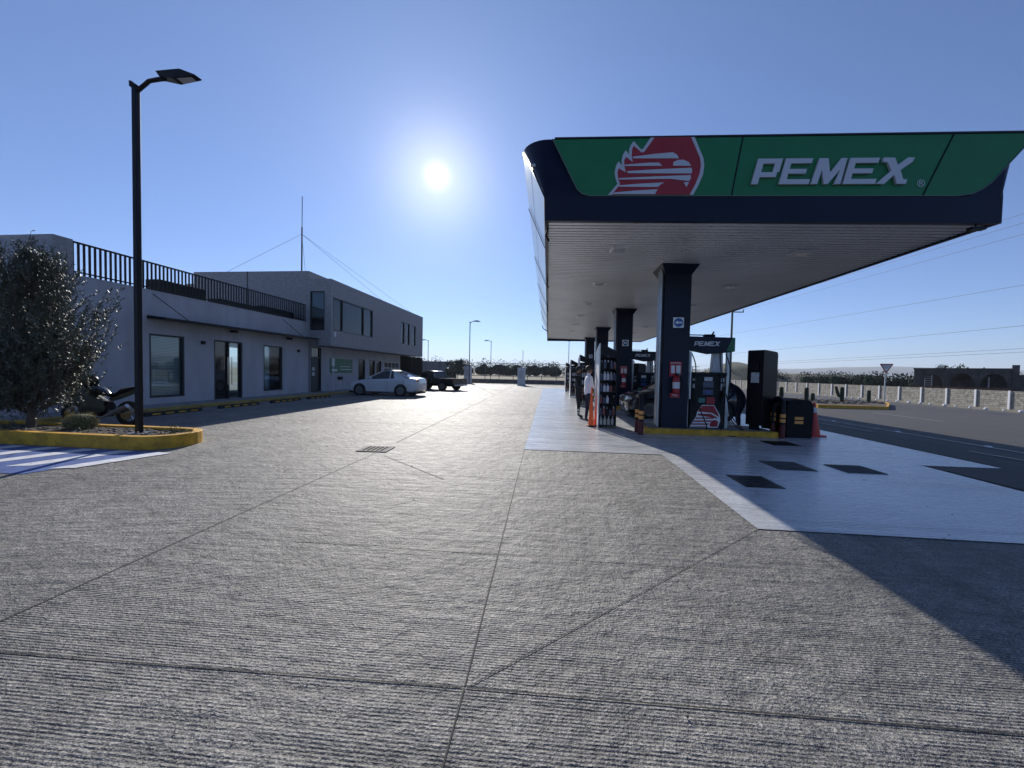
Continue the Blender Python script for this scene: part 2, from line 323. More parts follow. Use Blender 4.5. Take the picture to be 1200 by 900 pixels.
# joints (2 cm saw cuts)
def strip(m,a,b,w,z=.004):
    a=Vector((*a,0));b=Vector((*b,0)); d=(b-a).normalized(); n=Vector((-d.y,d.x,0))*w/2
    m.add([(a-n+Vector((0,0,z))),(b-n+Vector((0,0,z))),(b+n+Vector((0,0,z))),(a+n+Vector((0,0,z)))],[(0,1,2,3)])
m=MB()
strip(m,(-.33,-4),(-.39,1.74),.007); strip(m,(-.39,1.75),(-.55,7.39),.008)
strip(m,(-.37,1.75),(2.020,3.975),.006)
strip(m,(-8,1.42),(-.40,1.74),.008); strip(m,(-.38,1.74),(9,2.05),.008)
strip(m,(-2.9,6.35),(-1.49,5.12),.012,.005); strip(m,(-3.2,7.5),(-3.6,19),.02,.005); strip(m,(-3.6,19.02),(-4.4,40),.03,.005)
strip(m,(-3.15,-4),(-3.15,6.5),.010,.005); strip(m,(-6.7,33.5),(-3.9,25),.05,.005)
struct(m,'pavement_joint',M_joint)
m=MB()
for y in (3.08,4.6,5.3): strip(m,(-6 if y>3.5 else -2.9,y-.03),(-.45,y),.006,.0055); strip(m,(-.43,y),(2.2 if y>4 else 1.35,y+.02),.006,.0055)
for y in (10.2,13.6,17,20.6,24.5,29,35): strip(m,(-9,y),(-.65-.01*y,y+.1),.02,.0055)
struct(m,'hairline_joint',mat('hairline',(.09,.088,.085),.8))
# loose grit and small pebbles on the slabs
rp=random.Random(12); m=MB()
for _ in range(90):
    y=rp.uniform(1.2,14); x=rp.uniform(-1,1)*(1.2+y*.8); r=rp.uniform(.003,.006)*(1+y*.08)
    if x<-6.5 and y<7.5: continue
    m.sphere((x,y,r*.5+.006),r,6,4,(1,rp.uniform(.6,1.2),.7))
tag(m.build('grit',mat('grit',(.03,.028,.026),.9)),kind='stuff')
# painted apron
m=MB(); ap=[(-.55,7.39),(2.03,7.43),(2.020,3.980),(6.35,4.04),(6.42,7.44),(7.72,7.46),(7.35,38),(-1.1,37)]
m.sheet(ap,.008); struct(m,'painted_apron',M_apron)
# asphalt lanes
m=MB(); m.add([(6.6,-6,.012),(9,-6,.012),(9,120,.012),(8.2,120,.012),(7.2,38,.012),(7.76,7.46,.012),(6.45,7.42,.012)],[(0,1,2,3,4,5,6)])
m.add([(9,-200,.012),(34,-200,-.77),(34,900,-.77),(9,900,.012)],[(0,1,2,3)])
struct(m,'road',M_asph)
m=MB(); strip(m,(6.52,7.32),(6.45,-6),.06,.02); 
strip(m,(9.85,-2),(9.05,19.5),.14,.022-.02)
def rz_(X): return gz(X)+.02
def rstrip(m,a,b,w,dz=.022):
    a=Vector((a[0],a[1],gz(a[0])+dz)); b=Vector((b[0],b[1],gz(b[0])+dz)); d=(b-a).normalized(); n=Vector((0,0,1)).cross(d)*w/2; n.z-=n.x/32 if a.x>9 else 0
    m.add([a-n,b-n,b+n,a+n],[(0,1,2,3)])
m=MB()
rstrip(m,(10.55,-2),(9.75,14.6),.15); rstrip(m,(9.75,14.62),(9.2,45),.15)
for y0,y1 in ((7.6,9.1),(11.9,13.6),(17,19),(2.5,4.4)): rstrip(m,(8.95,y0),(8.75,y1),.1)
for k in range(8): rstrip(m,(16.3,4+k*7),(16.2,7.5+k*7),.12)
struct(m,'lane_marking',mat('worn_road_paint',(.42,.40,.34),.7,var=.4,vscale=6))
# white road studs along the edge line
def stud(name,x,y,lab,grp):
    mb=MB(); mb.hexa([(-.06,-.06,0),(.06,-.06,0),(.06,.06,0),(-.06,.06,0)],[(-.03,-.04,.025),(.03,-.04,.025),(.03,.04,.025),(-.03,.04,.025)])
    o=mb.build(name,M_white); o.location=(x,y,gz(x)+.02); return tag(o,lab,'road stud',grp)
st0=None
for i,y in enumerate((5.6,7.9,10.0,12.2,14.6,17.2,20,23)):
    x=10.52-.052*y
    if st0 is None: st0=stud('road_stud',x,y,'small white road stud on the edge line beside the canopy shadow','road studs on the edge line')
    else:
        o=st0.copy(); COL.objects.link(o); o.location=(x,y,gz(x)+.02)
    (st0 if i==0 else o)['label']='small white road stud on the edge line, %s from the camera'%['nearest','second','third','fourth','fifth','sixth','seventh','eighth'][i]
# crosswalk at the planter
m=MB(); m.sheet([(-14,4.1),(-7.05,4.35),(-6.6,5.85),(-14,5.9)],.006); struct(m,'blue_crossing',M_zblue)
m=MB()
for k in range(9):
    x=-7.05-k*.72
    m.add([(x-.02,4.62,.010),(x+.28,4.72,.010),(x+.62,5.83,.010),(x+.30,5.83,.010)],[(0,1,2,3)])
struct(m,'crossing_stripe',M_zwhite)
# sidewalk with yellow kerb along the office
m=MB(); m.box(-14.1,-12.95,-4,36,0,.10); struct(m,'sidewalk',mat('sidewalk_concrete',(.24,.24,.25),.85,var=.2,bump=.4))
m=MB(); m.box(-12.949,-12.62,-4,36.2,0,.105); struct(m,'sidewalk_kerb',mat('worn_shaded_yellow',(.34,.24,.06),.75,var=.4,vscale=4,bump=.4),bevel=.015)  # dirty kerb yellow, with the shade along the office darkened into its colour
# distant ridges
def ridge(name,x0,x1,y,hs,m_,depth=900,seed=1):
    r=random.Random(seed); mb=MB(); n=90; vs=[];fs=[]
    for i in range(n+1):
        t=i/n; x=x0+(x1-x0)*t; h=0
        for (c,w,a) in hs: h+=a*math.exp(-((x-c)/w)**2)
        h+= (math.sin(x*.004+seed)+math.sin(x*.011+seed*2)*.5)*4
        h=max(h,3); vs+=[(x,y-depth*.35,-2),(x,y-depth*.15,h*.6),(x,y,h),(x,y+depth*.5,-2)]
    for i in range(n):
        for k in range(3): fs.append((i*4+k,(i+1)*4+k,(i+1)*4+k+1,i*4+k+1))
    mb.add(vs,fs); return struct(mb,name,m_,smooth=True)
M_hill=mat('hill_scrub',(.10,.10,.07),.95,var=.3,vscale=.01)
ridge('mountains',-6000,8000,4200,[(3300,1800,118),(800,900,38),(-800,1500,46),(-4000,1500,60),(6500,2000,105)],M_hill)
ridge('hill',30,110,150,[(66,12,6.5)],M_hill,depth=60,seed=3)
# gravel strip and verge between road and block wall
m=MB(); 
def slope_sheet(m,pts,dz): m.add([(x,y,gz(x)+dz) for x,y in pts],[tuple(range(len(pts)))])
slope_sheet(m,[(34.01,-100),(43,-100),(43,300),(34.01,300)],.01)
struct(m,'verge',mat('dry_verge',(.15,.13,.09),.95,var=.5,vscale=1.2,bump=.8,bscale=8))

# =====================================================================
# FUEL CANOPY
# =====================================================================
CAN=empty('fuel_canopy',(0,7.3,0),TH,'large filling station canopy with navy fascia and green PEMEX front above the pumps','canopy')
# local coords: u across, v = 0 at the front, v grows away
W0,W1,DL=-.25,7.42,25.0
def tz(u): return -.022*(u-0)      # the canopy falls gently to the right
ZS=4.36; ZB0,ZB1,ZT=4.36,4.77,5.83
def hz(u,z): return z+tz(u)
M_soff=bpy.data.materials.new('soffit_panels'); M_soff.use_nodes=True
t=M_soff.node_tree; b=t.nodes['Principled BSDF']; b.inputs['Roughness'].default_value=.38; b.inputs['Metallic'].default_value=.25
g_=nd(t,'ShaderNodeTexCoord'); n_=nd(t,'ShaderNodeTexNoise',Scale=.7,Detail=4.0); t.links.new(g_.outputs['Object'],n_.inputs['Vector'])
t.links.new(ramp(t,n_.outputs['Fac'],[(.3,(.66,.67,.68)),(.7,(.78,.79,.80))]),b.inputs['Base Color'])
# ribbed ceiling: real ribs running across, 20 cm apart
mb=MB(); nr=int(DL/.15)
for i in range(nr):
    v=.02+i*.15; a=.15-.05
    mb.add([(W0+.05,v,hz(W0,ZS)),(W1-.05,v,hz(W1,ZS)),(W1-.05,v+a,hz(W1,ZS)),(W0+.05,v+a,hz(W0,ZS))],[(0,1,2,3)])
    mb.add([(W0+.05,v+a,hz(W0,ZS)),(W1-.05,v+a,hz(W1,ZS)),(W1-.05,v+a+.006,hz(W1,ZS)+.05),(W0+.05,v+a+.006,hz(W0,ZS)+.05)],[(0,1,2,3)])
    mb.add([(W0+.05,v+a+.006,hz(W0,ZS)+.05),(W1-.05,v+a+.006,hz(W1,ZS)+.05),(W1-.05,v+.15,hz(W1,ZS)+.05),(W0+.05,v+.15,hz(W0,ZS)+.05)],[(0,1,2,3)])
    mb.add([(W0+.05,v+.15,hz(W0,ZS)+.05),(W1-.05,v+.15,hz(W1,ZS)+.05),(W1-.05,v+.15,hz(W1,ZS)),(W0+.05,v+.15,hz(W0,ZS))],[(0,1,2,3)])
mb.build('soffit',M_soff,CAN)
# roof deck
mb=MB(); mb.hexa([(W0,.1,5.3),(W1,.1,5.3),(W1,DL,5.3),(W0,DL,5.3)],[(W0-.3,.1,5.45),(W1+.3,.1,5.4),(W1+.3,DL,5.4),(W0-.3,DL,5.45)]); mb.build('roof_deck',M_dim,CAN)
# fascia frame: lower band front
mb=MB(); mb.hexa([(W0,-.02,hz(W0,ZB0-.03)),(W1,-.02,hz(W1,ZB0-.03)),(W1,.06,hz(W1,ZB0-.03)),(W0,.06,hz(W0,ZB0-.03))],[(W0,-.02,hz(W0,ZB1)),(W1,-.02,hz(W1,ZB1)),(W1,.06,hz(W1,ZB1)),(W0,.06,hz(W0,ZB1))])
mb.box(W0,W0+.07,.06,DL,ZB0-.03,ZB1); mb.box(W1-.07,W1,.06,DL,hz(W1,ZB0-.03),hz(W1,ZB1))
mb.box(W0,W1,DL,DL+.08,ZB0-.2,ZB1)
mb.build('fascia_band',M_navy,CAN)
# navy upper fascia: front plane with rounded, outward-leaning corners
def fascia_ring():
    mb=MB(); n=9; rows=[]
    for k,z,e in ((0,ZB1,0.0),(1,ZT,1.0)):
        row=[]
        o=.47*e; r=.5*e+.005
        # left side start
        row.append((W0-o,DL,z))
        for i in range(n+1):
            a=math.pi+ (math.pi/2)*i/n
            row.append((W0-o+r+r*math.cos(a), r+r*math.sin(a), z))
        for i in range(n+1):
            a=1.5*math.pi+(math.pi/2)*i/n
            row.append((W1+o-r+r*math.cos(a), r+r*math.sin(a), z))
        row.append((W1+o,DL,z))
        rows.append([(x,y,hz(x,zz)) for x,y,zz in row])
    N=len(rows[0]); 
    fr=range(1,N-2)
    mb.add(rows[0]+rows[1],[(i,i+1,N+i+1,N+i) for i in fr]); 
    mb2=MB(); mb2.add(rows[0]+rows[1],[(0,1,N+1,N)]); mb3=MB(); mb3.add(rows[0]+rows[1],[(N-2,N-1,2*N-1,2*N-2)])
    return mb,mb2,mb3,rows
f1,f2,f3,rows=fascia_ring()
o=f1.build('front_fascia',M_navy,CAN,smooth=True); so_=o.modifiers.new('s','SOLIDIFY'); so_.thickness=.03; so_.offset=-1
M_side=mat('pale_side_panel',(.55,.62,.62),.22,.1,.05,.5)
o=f2.build('side_panel',M_side,CAN); so_=o.modifiers.new('s','SOLIDIFY'); so_.thickness=.03; so_.offset=-1
o=f3.build('side_panel',M_navy,CAN); so_=o.modifiers.new('s','SOLIDIFY'); so_.thickness=.03; so_.offset=-1
mb=MB()  # silver drip edge + dark lip down the left side
mb.tube([(W0-.012,.0,ZB1),(W0-.012,DL,ZB1)],.018,6); mb.tube([(W0-.25,.02,ZB1+.53),(W0-.012,-.02,ZB1)],.014,6)
mb.build('edge_trim',M_black,CAN)
for v in (3,7.2,11.5,15.8,20.1): mb=MB(); mb.tube([(W0-.018,v,ZB1),(W0-.485,v,ZT)],.009,5); mb.build('panel_seam',M_black,CAN)
# green sign panel on the front, seen as trapezoid with rounded lower corners
def frontpoly(pts,y): return [(u,y,hz(u,z)) for u,z in pts]
def arc(cx,cz,r,a0,a1,n=8): return [(cx+r*math.cos(a0+(a1-a0)*i/n),cz+r*math.sin(a0+(a1-a0)*i/n)) for i in range(n+1)]
GL,GR=-.14,7.95
gp=[(GL,ZT-.005),(.26,5.04),(.34,4.90),(.43,4.82),(.56,4.785),(6.72,4.785),(6.95,4.82),(7.10,4.90),(7.22,5.0),(7.72,5.62),(7.80,ZT-.005)]
def poly_obj(name,pts,m_,y,parent,th=.012):
    mb=MB(); n=len(pts); a=frontpoly(pts,y); c=frontpoly(pts,y+th)
    mb.add(a+c,[tuple(range(n)),tuple(range(2*n-1,n-1,-1))]+[(i,(i+1)%n,n+(i+1)%n,n+i) for i in range(n)])
    return mb.build(name,m_,parent,tri=True)
green=poly_obj('sign_panel',gp,M_green,-.02,CAN,.014)
mb=MB()
pl=frontpoly(gp[:-1]+[gp[-1]],-.024); mb.tube([pl[0]]+pl[1:],.010,5); mb.build('panel_edging',mat('edging',(.10,.13,.12),.4),CAN)
for (ua,za,ub,zb) in ((3.22,ZT,3.06,4.79),(6.62,ZT,6.18,4.79)): mb=MB(); mb.tube([(ua,-.021,hz(ua,za)),(ub,-.021,hz(ub,zb))],.014,5); mb.build('panel_seam',M_black,green)
mb=MB(); mb.tube([(-.1,-.02,hz(0,ZT+.005)),(7.85,-.02,hz(7.85,ZT+.005))],.022,6); mb.build('top_trim',M_navy,CAN)
# emblem: map crop pixels to the panel
def e2(p_):  # traced emblem points, panel metres
    x,y=p_; px=690+x/5.714; 
    u=.93+(px-710)*(2.46-.93)/(805-710); z=4.80+(466-y)/(466-69)*(ZT-.01-4.80)
    u+= 0.0
    return (u,z)
out=[(103,466),(160,388),(148,355),(140,310),(148,262),(163,232),(187,262),(182,225),(190,185),(207,155),(228,185),(228,150),(238,118),(255,92),(300,148),(312,150),(360,70),(632,69),(690,215),(697,265),(690,330),(665,400),(635,466)]
inn=[(127,466),(177,392),(163,352),(158,305),(166,282),(212,312),(200,262),(199,225),(210,203),(252,240),(245,190),(246,150),(256,126),(306,174),(322,170),(385,70),(608,69),(668,215),(675,265),(668,325),(645,395),(612,466)]
emb=poly_obj('emblem',[e2(q) for q in out],M_sil,-.034,CAN,.014)
poly_obj('emblem_field',[e2(q) for q in inn],M_red,-.042,emb,.008)
stripes=[[(252,215),(252,203),(400,184),(500,176),(526,192),(538,218)],
 [(200,268),(200,259),(350,246),(416,246),(436,268)],
 [(503,268),(506,243),(530,229),(565,227),(598,243),(615,269)],
 [(225,318),(215,304),(400,292),(617,283),(622,300),(619,322)],
 [(170,362),(163,352),(400,341),(614,333),(616,352),(607,373),(540,366),(495,358)],
 [(165,412),(172,402),(300,391),(452,383),(430,398),(415,414)],
 [(130,464),(142,452),(260,440),(412,430),(398,464)],
 [(572,382),(606,380),(590,416)]]
mb=MB()
for s_ in stripes:
    a=frontpoly([e2(q) for q in s_],-.048); mb.add(a,[tuple(range(len(a)))])
mb.build('emblem_stripe',M_sil,emb,tri=True)
# PEMEX lettering (slanted block capitals)
def letters(S_,W_,H_,sh,T=.24):
    """list of polygons for P E M E X in unit boxes"""
    L=[]
    def rect(ox,x0,x1,y0,y1): L.append([(ox+x0,y0),(ox+x1,y0),(ox+x1,y1),(ox+x0,y1)])
    ox=0; t_=.19
    rect(ox,0,.26,0,1); rect(ox,.26,.98,1-t_,1); rect(ox,.72,.98,.47,1-t_); rect(ox,.26,.90,.28,.47)
    ox=1.10
    def E(ox,w=1.18):
        rect(ox,0,.26,0,1); rect(ox,.26,w-.12,1-t_,1); rect(ox,.26,w-.24,.41,.59); rect(ox,.26,w,0,t_)
    E(ox)
    ox=2.36
    L.append([(ox,0),(ox+.25,0),(ox+.28,.56),(ox+.50,0),(ox+.66,0),(ox+.98,.56),(ox+.90,0),(ox+1.15,0),(ox+1.13,1),(ox+.90,1),(ox+.62,.44),(ox+.40,1),(ox+.05,1)])
    ox=3.60; E(ox,1.24)
    ox=4.86
    L.append([(ox,0),(ox+.32,0),(ox+.60,.34),(ox+.80,0),(ox+1.14,0),(ox+1.14,.16),(ox+.98,.18),(ox+.78,.52),(ox+1.14,.84),(ox+1.18,1),(ox+.92,1),(ox+.62,.72),(ox+.44,1),(ox+.0,1),(ox+.02,.84),(ox+.22,.82),(ox+.44,.50)])
    sc=S_/6.04; out=[]
    for P in L: out.append([(x*sc+y*H_*sh,y*H_) for x,y in P])
    return out
pl=letters(2.52,1,.44,.24)
mb=MB()
for P in pl:
    q=[(3.36+x,4.965+y) for x,y in P]; n=len(q); q=[(u,z+.03*(u-3.4)*0) for u,z in q]
    a=frontpoly(q,-.075); c=frontpoly(q,-.03); mb.add(a+c,[tuple(range(n))]+[(i,(i+1)%n,n+(i+1)%n,n+i) for i in range(n)])
mb.build('lettering',M_sil,CAN,tri=True)
r_=text_mb('®',.17); shift(r_,6.13,-.036,4.98+tz(6.1)); r_.build('trade_symbol',M_sil,CAN)
# recessed ceiling lights
for (u,v) in [(1.42,1.65),(5.35,1.75),(1.42,5.0),(5.35,5.05),(1.42,8.4),(5.35,8.4),(1.42,11.8),(5.35,11.8),(1.42,15.2),(5.35,15.2),(1.42,18.6),(5.35,18.6)]:
    z=hz(u,ZS)
    mb=MB(); mb.hexa([(u-.17,v-.17,z-.035),(u+.17,v-.17,z-.035),(u+.17,v+.17,z-.035),(u-.17,v+.17,z-.035)],[(u-.21,v-.21,z-.002),(u+.21,v-.21,z-.002),(u+.21,v+.21,z-.002),(u-.21,v+.21,z-.002)])
    l_=mb.build('ceiling_light',M_dim,CAN); mb=MB(); mb.box(u-.13,u+.13,v-.13,v+.13,z-.041,z-.036); mb.build('lens',M_lens,l_)
# small flood light under the right front corner, clamp at the far left corner
mb=MB(); mb.box(7.0,7.22,-.0,.10,4.08,4.13); mb.tube([(7.1,.05,4.13),(7.12,.08,4.2)],.012,6); mb.build('flood_light',M_black,CAN)
mb=MB(); mb.tube([(W0-.02,21,4.55),(W0-.3,21,4.75),(W0-.36,21.1,4.95)],.03,6); mb.build('bracket',M_blackm,CAN)
for v in (.3,4.5,9): 
    mb=MB(); mb.tube([(W0+.06,v,4.33),(W0+.02,v+.05,4.2),(W0+.08,v+.1,4.1)],.022,6); mb.build('drain_spout',M_blackm,CAN)
ISL=6.7
for i in range(4):
    v0=2.85+ISL*i; u0=2.80
    c=MB(); c.box(u0,u0+.64,v0,v0+.64,.15,4.05); c.hexa([(u0,v0,4.05),(u0+.64,v0,4.05),(u0+.64,v0+.64,4.05),(u0,v0+.64,4.05)],[(u0-.14,v0-.14,4.31),(u0+.78,v0-.14,4.28),(u0+.78,v0+.78,4.28),(u0-.14,v0+.78,4.31)])
    col=c.build('column',M_navy,CAN,bevel=.008)
    mb=MB(); mb.tube([(u0-.06,v0+.14,.16),(u0-.06,v0+.14,4.2)],.048,10); mb.tube([(u0-.06,v0+.32,.16),(u0-.06,v0+.32,4.2)],.04,10)
    mb.build('downpipe',M_sil2,col,smooth=True)
    mb=MB(); mb.box(u0+.70,u0+.74,v0+.1,v0+.14,.9,2.12); mb.build('conduit',M_sil2,col)
    # round arrow sign
    sx,sz=u0+.345,2.84
    mb=MB(); mb.box(sx-.13,sx+.13,v0-.012,v0-.002,sz-.13,sz+.13); sg=mb.build('arrow_sign',M_white,col)
    mb=MB(); mb.add([(sx+.112*math.cos(a*math.pi/12),v0-.016,sz+.112*math.sin(a*math.pi/12)) for a in range(24)],[tuple(range(24))]); mb.build('sign_disc',M_blue,sg,tri=True)
    mb=MB(); mb.add([(x+sx,v0-.020,z+sz) for x,z in [(-.085,0),(-.02,.05),(-.02,.018),(.085,.018),(.085,-.018),(-.02,-.018),(-.02,-.05)]],[tuple(range(7))]); mb.build('arrow',M_white,sg,tri=True)
# extinguisher sets hang on the columns
def extinguisher(i,lab):
    u,v=S(3.10,10.11+ISL*i)
    e=empty('fire_extinguisher',(u,v,1.05),TH,lab,'fire extinguisher','fire extinguishers on the canopy columns')
    mb=MB(); mb.box(-.15,.15,.0,.012,.42,.80); pl_=mb.build('instruction_board',M_red,e)
    tx=text_mb('EXTINTOR',.05); shift(tx,0,-.003,.76); tx.build('board_text',M_white,pl_)
    mb=MB(); mb.box(-.11,-.02,-.004,-.001,.5,.7); mb.box(.02,.12,-.004,-.001,.46,.7); mb.build('pictogram',M_dim,pl_)
    mb=MB(); mb.lathe([(.0,0),(.06,.0),(.085,.02),(.085,.36),(.06,.42),(.03,.44)],18,(0,-.09,0)); mb.build('cylinder',M_red,e,smooth=True)
    mb=MB(); mb.lathe([(.0866,.12),(.0866,.28)],18,(0,-.09,0)); mb.build('label',M_dim,e)
    mb=MB(); mb.cyl((0,-.09,.44),(0,-.09,.49),.025); mb.tube([(0,-.09,.47),(.09,-.1,.46),(.12,-.1,.3),(.115,-.1,.08)],.014,6); mb.box(-.02,.10,-.1,-.08,.49,.505); mb.build('valve',M_blackm,e)
    mb=MB(); mb.box(-.12,.12,-.0,.012,-.12,-.0); mb.build('lower_plate',M_red,e); tx=text_mb('PQS',.07); shift(tx,0,-.003,-.06); tx.build('board_text',M_white,bpy.data.objects[-1] if False else e)
for i,l in enumerate(['red fire extinguisher with red board on the nearest navy column','red fire extinguisher on the second navy column, above the dark car','red fire extinguisher on the third navy column behind the oil rack','red fire extinguisher on the farthest navy column']): extinguisher(i,l)

# =====================================================================
# PUMP ISLANDS
# =====================================================================
ISN=['nearest','second','third','farthest']
M_screen=mat('pump_display',(.03,.05,.11),.2); M_lab=mat('paper_label',(.5,.5,.5),.6,var=.3,vscale=14); M_lab2=mat('blue_label',(.04,.08,.3),.5)
M_teal=mat('teal_label',(.05,.2,.17),.5)
def hose(mb,pts,r=.014): 
    P=[]; 
    for j in range(len(pts)-1):
        a=Vector(pts[max(j-1,0)]);b_=Vector(pts[j]);c_=Vector(pts[j+1]);d_=Vector(pts[min(j+2,len(pts)-1)])
        for k in range(6):
            s=k/6; P.append(.5*((2*b_)+(-a+c_)*s+(2*a-5*b_+4*c_-d_)*s*s+(-a+3*b_-3*c_+d_)*s**3))
    P.append(Vector(pts[-1])); mb.tube(P,r,7)
def island():
    u,v=S(2.36,9.97)
    # kerb
    isl=empty('pump_island',(u,v,0),TH,'yellow painted pump island kerb under the nearest column and pump','kerb','yellow pump islands')
    mb=MB(); mb.box(0,3.2,0,1.15,0,.145); mb.build('kerb_face',M_yel,isl,bevel=.02)
    mb=MB(); mb.box(.12,3.08,.12,1.03,.145,.152); mb.build('island_top',mat('island_concrete',(.20,.20,.20),.8,var=.3,bump=.3),isl)
    # dispenser
    u,v=S(3.55,10.25)
    d=empty('fuel_dispenser',(u,v,.152),TH,'black fuel dispenser with red striped panel and PEMEX header on the nearest island','fuel pump','fuel pumps under the canopy')
    mb=MB(); mb.box(0,.86,.05,.60,0,1.40); mb.box(-.02,.88,.03,.62,1.36,1.44); bd=mb.build('cabinet',M_black,d,bevel=.015)
    mb=MB(); mb.box(.30,.56,.035,.05,1.05,1.2); mb.box(.30,.56,.034,.05,.86,1.0); mb.build('display',M_screen,d)
    mb=MB(); mb.box(.33,.53,.030,.034,1.22,1.32); mb.box(.74,.82,.030,.049,.98,1.16); mb.box(.05,.12,.03,.049,1.02,1.14); mb.box(.05,.12,.03,.049,1.22,1.28); mb.box(.74,.82,.03,.049,1.20,1.30); mb.build('label_sticker',M_lab,d)
    mb=MB(); mb.box(.36,.50,.028,.0335,.9,.97); mb.build('blue_sticker',M_lab2,d)
    mb=MB(); mb.box(.20,.36,.03,.049,.66,.78); mb.build('keypad',M_teal,d); mb=MB(); mb.box(.40,.60,.03,.049,.63,.80); mb.build('grade_button_panel',M_red,d)
    # red/white striped lower panel
    mb=MB(); mb.add([(x,.042,z) for x,z in [(.0,.02),(.16,.30),(.18,.42),(.30,.60),(.60,.60),(.74,.36),(.76,.2),(.70,.02)]],[tuple(range(8))]); rp=mb.build('lower_panel',M_white,d,tri=True)
    mb=MB(); 
    def pg(P,y=.038): mb.add([(x,y,z) for x,z in P],[tuple(range(len(P)))])
    pg([(.19,.43),(.31,.585),(.59,.585),(.71,.36),(.72,.30),(.55,.40)]); pg([(.19,.37),(.52,.375),(.66,.30),(.70,.26),(.2,.33)]) ; pg([(.15,.27),(.60,.285),(.60,.25),(.14,.235)]);pg([(.10,.19),(.56,.21),(.52,.17),(.09,.155)]);pg([(.06,.115),(.48,.13),(.46,.09),(.04,.08)])
    pg([(.50,.045),(.50,.12),(.55,.2),(.64,.22),(.71,.18),(.69,.045)])
    pg([(.02,.04),(.45,.05),(.45,.03),(.02,.03)])
    mb.build('panel_stripe',M_red,rp,tri=True)
    # silver posts + header
    for x in (-.09,.90):
        mb=MB(); mb.box(x,x+.075,.12,.20,0,2.0); mb.build('post',M_sil2,d,bevel=.006)
    mb=MB(); mb.prism([(-.14,2.02),(.10,2.0),(.50,1.92),(.92,1.96),(1.06,1.98),(1.06,2.34),(-.14,2.37)],.08,.40)
    hd=mb.build('header',M_navy,d,tri=True,bevel=.008)
    mb=MB(); mb.add([(x,.074,z) for x,z in [(.86,1.99),(1.07,1.985),(1.07,2.335),(1.0,2.338)]],[(0,1,2,3)]); mb.add([(1.0635,.08,1.985),(1.0635,.40,1.985),(1.0635,.40,2.335),(1.0635,.08,2.335)],[(0,1,2,3)]); mb.build('green_corner',M_greend,hd)
    mb=MB()
    for P in letters(.62,1,.115,.2):
        q=[(.06+x,.072,2.12+z) for x,z in P]; mb.add(q,[tuple(range(len(q)))])
    mb.build('header_lettering',M_sil,hd,tri=True)
    mb=MB(); mb.box(.36,.62,.18,.3,2.36,2.43); mb.tube([(-.35,.24,2.42),(.5,.24,2.41)],.014,6); mb.tube([(.55,.24,2.4),(.6,.22,2.5)],.02,6); mb.build('loudspeaker_bracket',M_blackm,hd)
    # hose mast (light) and hoses
    mb=MB(); mb.prism([(.62,1.44),(.90,1.44),(.88,2.0),(.66,2.0)],.3,.5); mb.build('hose_mast',M_dim,d,tri=True,bevel=.02)
    mb=MB(); hose(mb,[(.02,.1,1.93),(.10,.02,1.6),(.08,-.04,1.1),(.16,-.10,.6),(.34,-.16,.1),(.30,-.22,-.10),(.0,-.26,-.135),(-.35,-.2,-.05),(-.5,-.12,.01)]); mb.build('hose',M_rub,d,smooth=True)
    mb=MB(); hose(mb,[(.72,.1,1.93),(.70,.0,1.6),(.78,-.05,.9),(.70,-.12,.3),(.72,-.2,-.08),(.95,-.32,-.142),(1.3,-.3,-.142),(1.25,-.1,.02),(1.0,-.02,.35),(.86,.0,.9)]); mb.build('hose',M_rub,d,smooth=True)
    mb=MB(); hose(mb,[(.86,.1,1.93),(.95,.02,1.5),(.90,-.02,.7),(1.0,-.08,.2),(1.22,-.12,.0)]); mb.build('hose',M_rub,d,smooth=True)
    for x,z in ((.03,.82),(.80,.86)):
        mb=MB(); mb.box(x-.03,x+.05,.0,.05,z,z+.22); mb.tube([(x,-.01,z+.05),(x,-.05,z-.08),(x+.01,-.04,z-.2)],.018,6); mb.build('nozzle',M_blackm,d,smooth=False)
    # tall payment terminal, turned
    u,v=S(5.23,10.25)
    t_=empty('payment_terminal',(u,v+.12,.152),R(35),'tall black rounded service terminal with grey notice at the right end of the nearest island','terminal','tall terminals on the pump islands')
    mb=MB(); mb.box(-.05,.40,-.14,.14,.0,.0) if False else None
    P=[(-.14,.10),(.10+.28,.10),(.38,1.90)]; pts=[(-.14,.12),(.50,.08),(.50,1.92)]+arc(.42,1.92,.08,0,math.pi/2,5)+[(-.10,2.03)]+arc(-.10,1.99,.04,math.pi/2,math.pi,4)
    mb.prism([(z0,z1) for z0,z1 in pts],-.2,.2,plane='XZ'); mb.build('cabinet',M_black,t_,tri=True,bevel=.012,smooth=False)
    mb=MB(); mb.box(-.144,-.141,-.10,.10,1.20,1.46); mb.build('notice',M_lab,t_)
    mb=MB(); mb.box(-.20,-.14,-.09,.09,1.52,1.72); mb.build('card_reader',M_blackm,t_,bevel=.01)
    mb=MB(); mb.box(-.12,-.09,-.12,.12,0,.12); mb.box(.45,.48,-.12,.12,0,.1); mb.build('foot',M_blackm,t_)
    # guard rail (inverted U bollard) at the left end
    u,v=S(2.2,9.75)
    g=empty('guard_bollard',(u,v,0),TH,'black U-shaped guard bar with orange reflective bands at the left end of the nearest island','bollard','U-shaped guard bars at the pump islands')
    hoop=[(0,0,0),(0,0,.78)]+[(0,.2-.2*math.cos(a*math.pi/8),.78+.2*math.sin(a*math.pi/8)) for a in range(1,8)]+[(0,.4,.78),(0,.4,0)]
    mb=MB(); mb.tube(hoop,.06,12); mb.build('hoop',M_black,g,smooth=True)
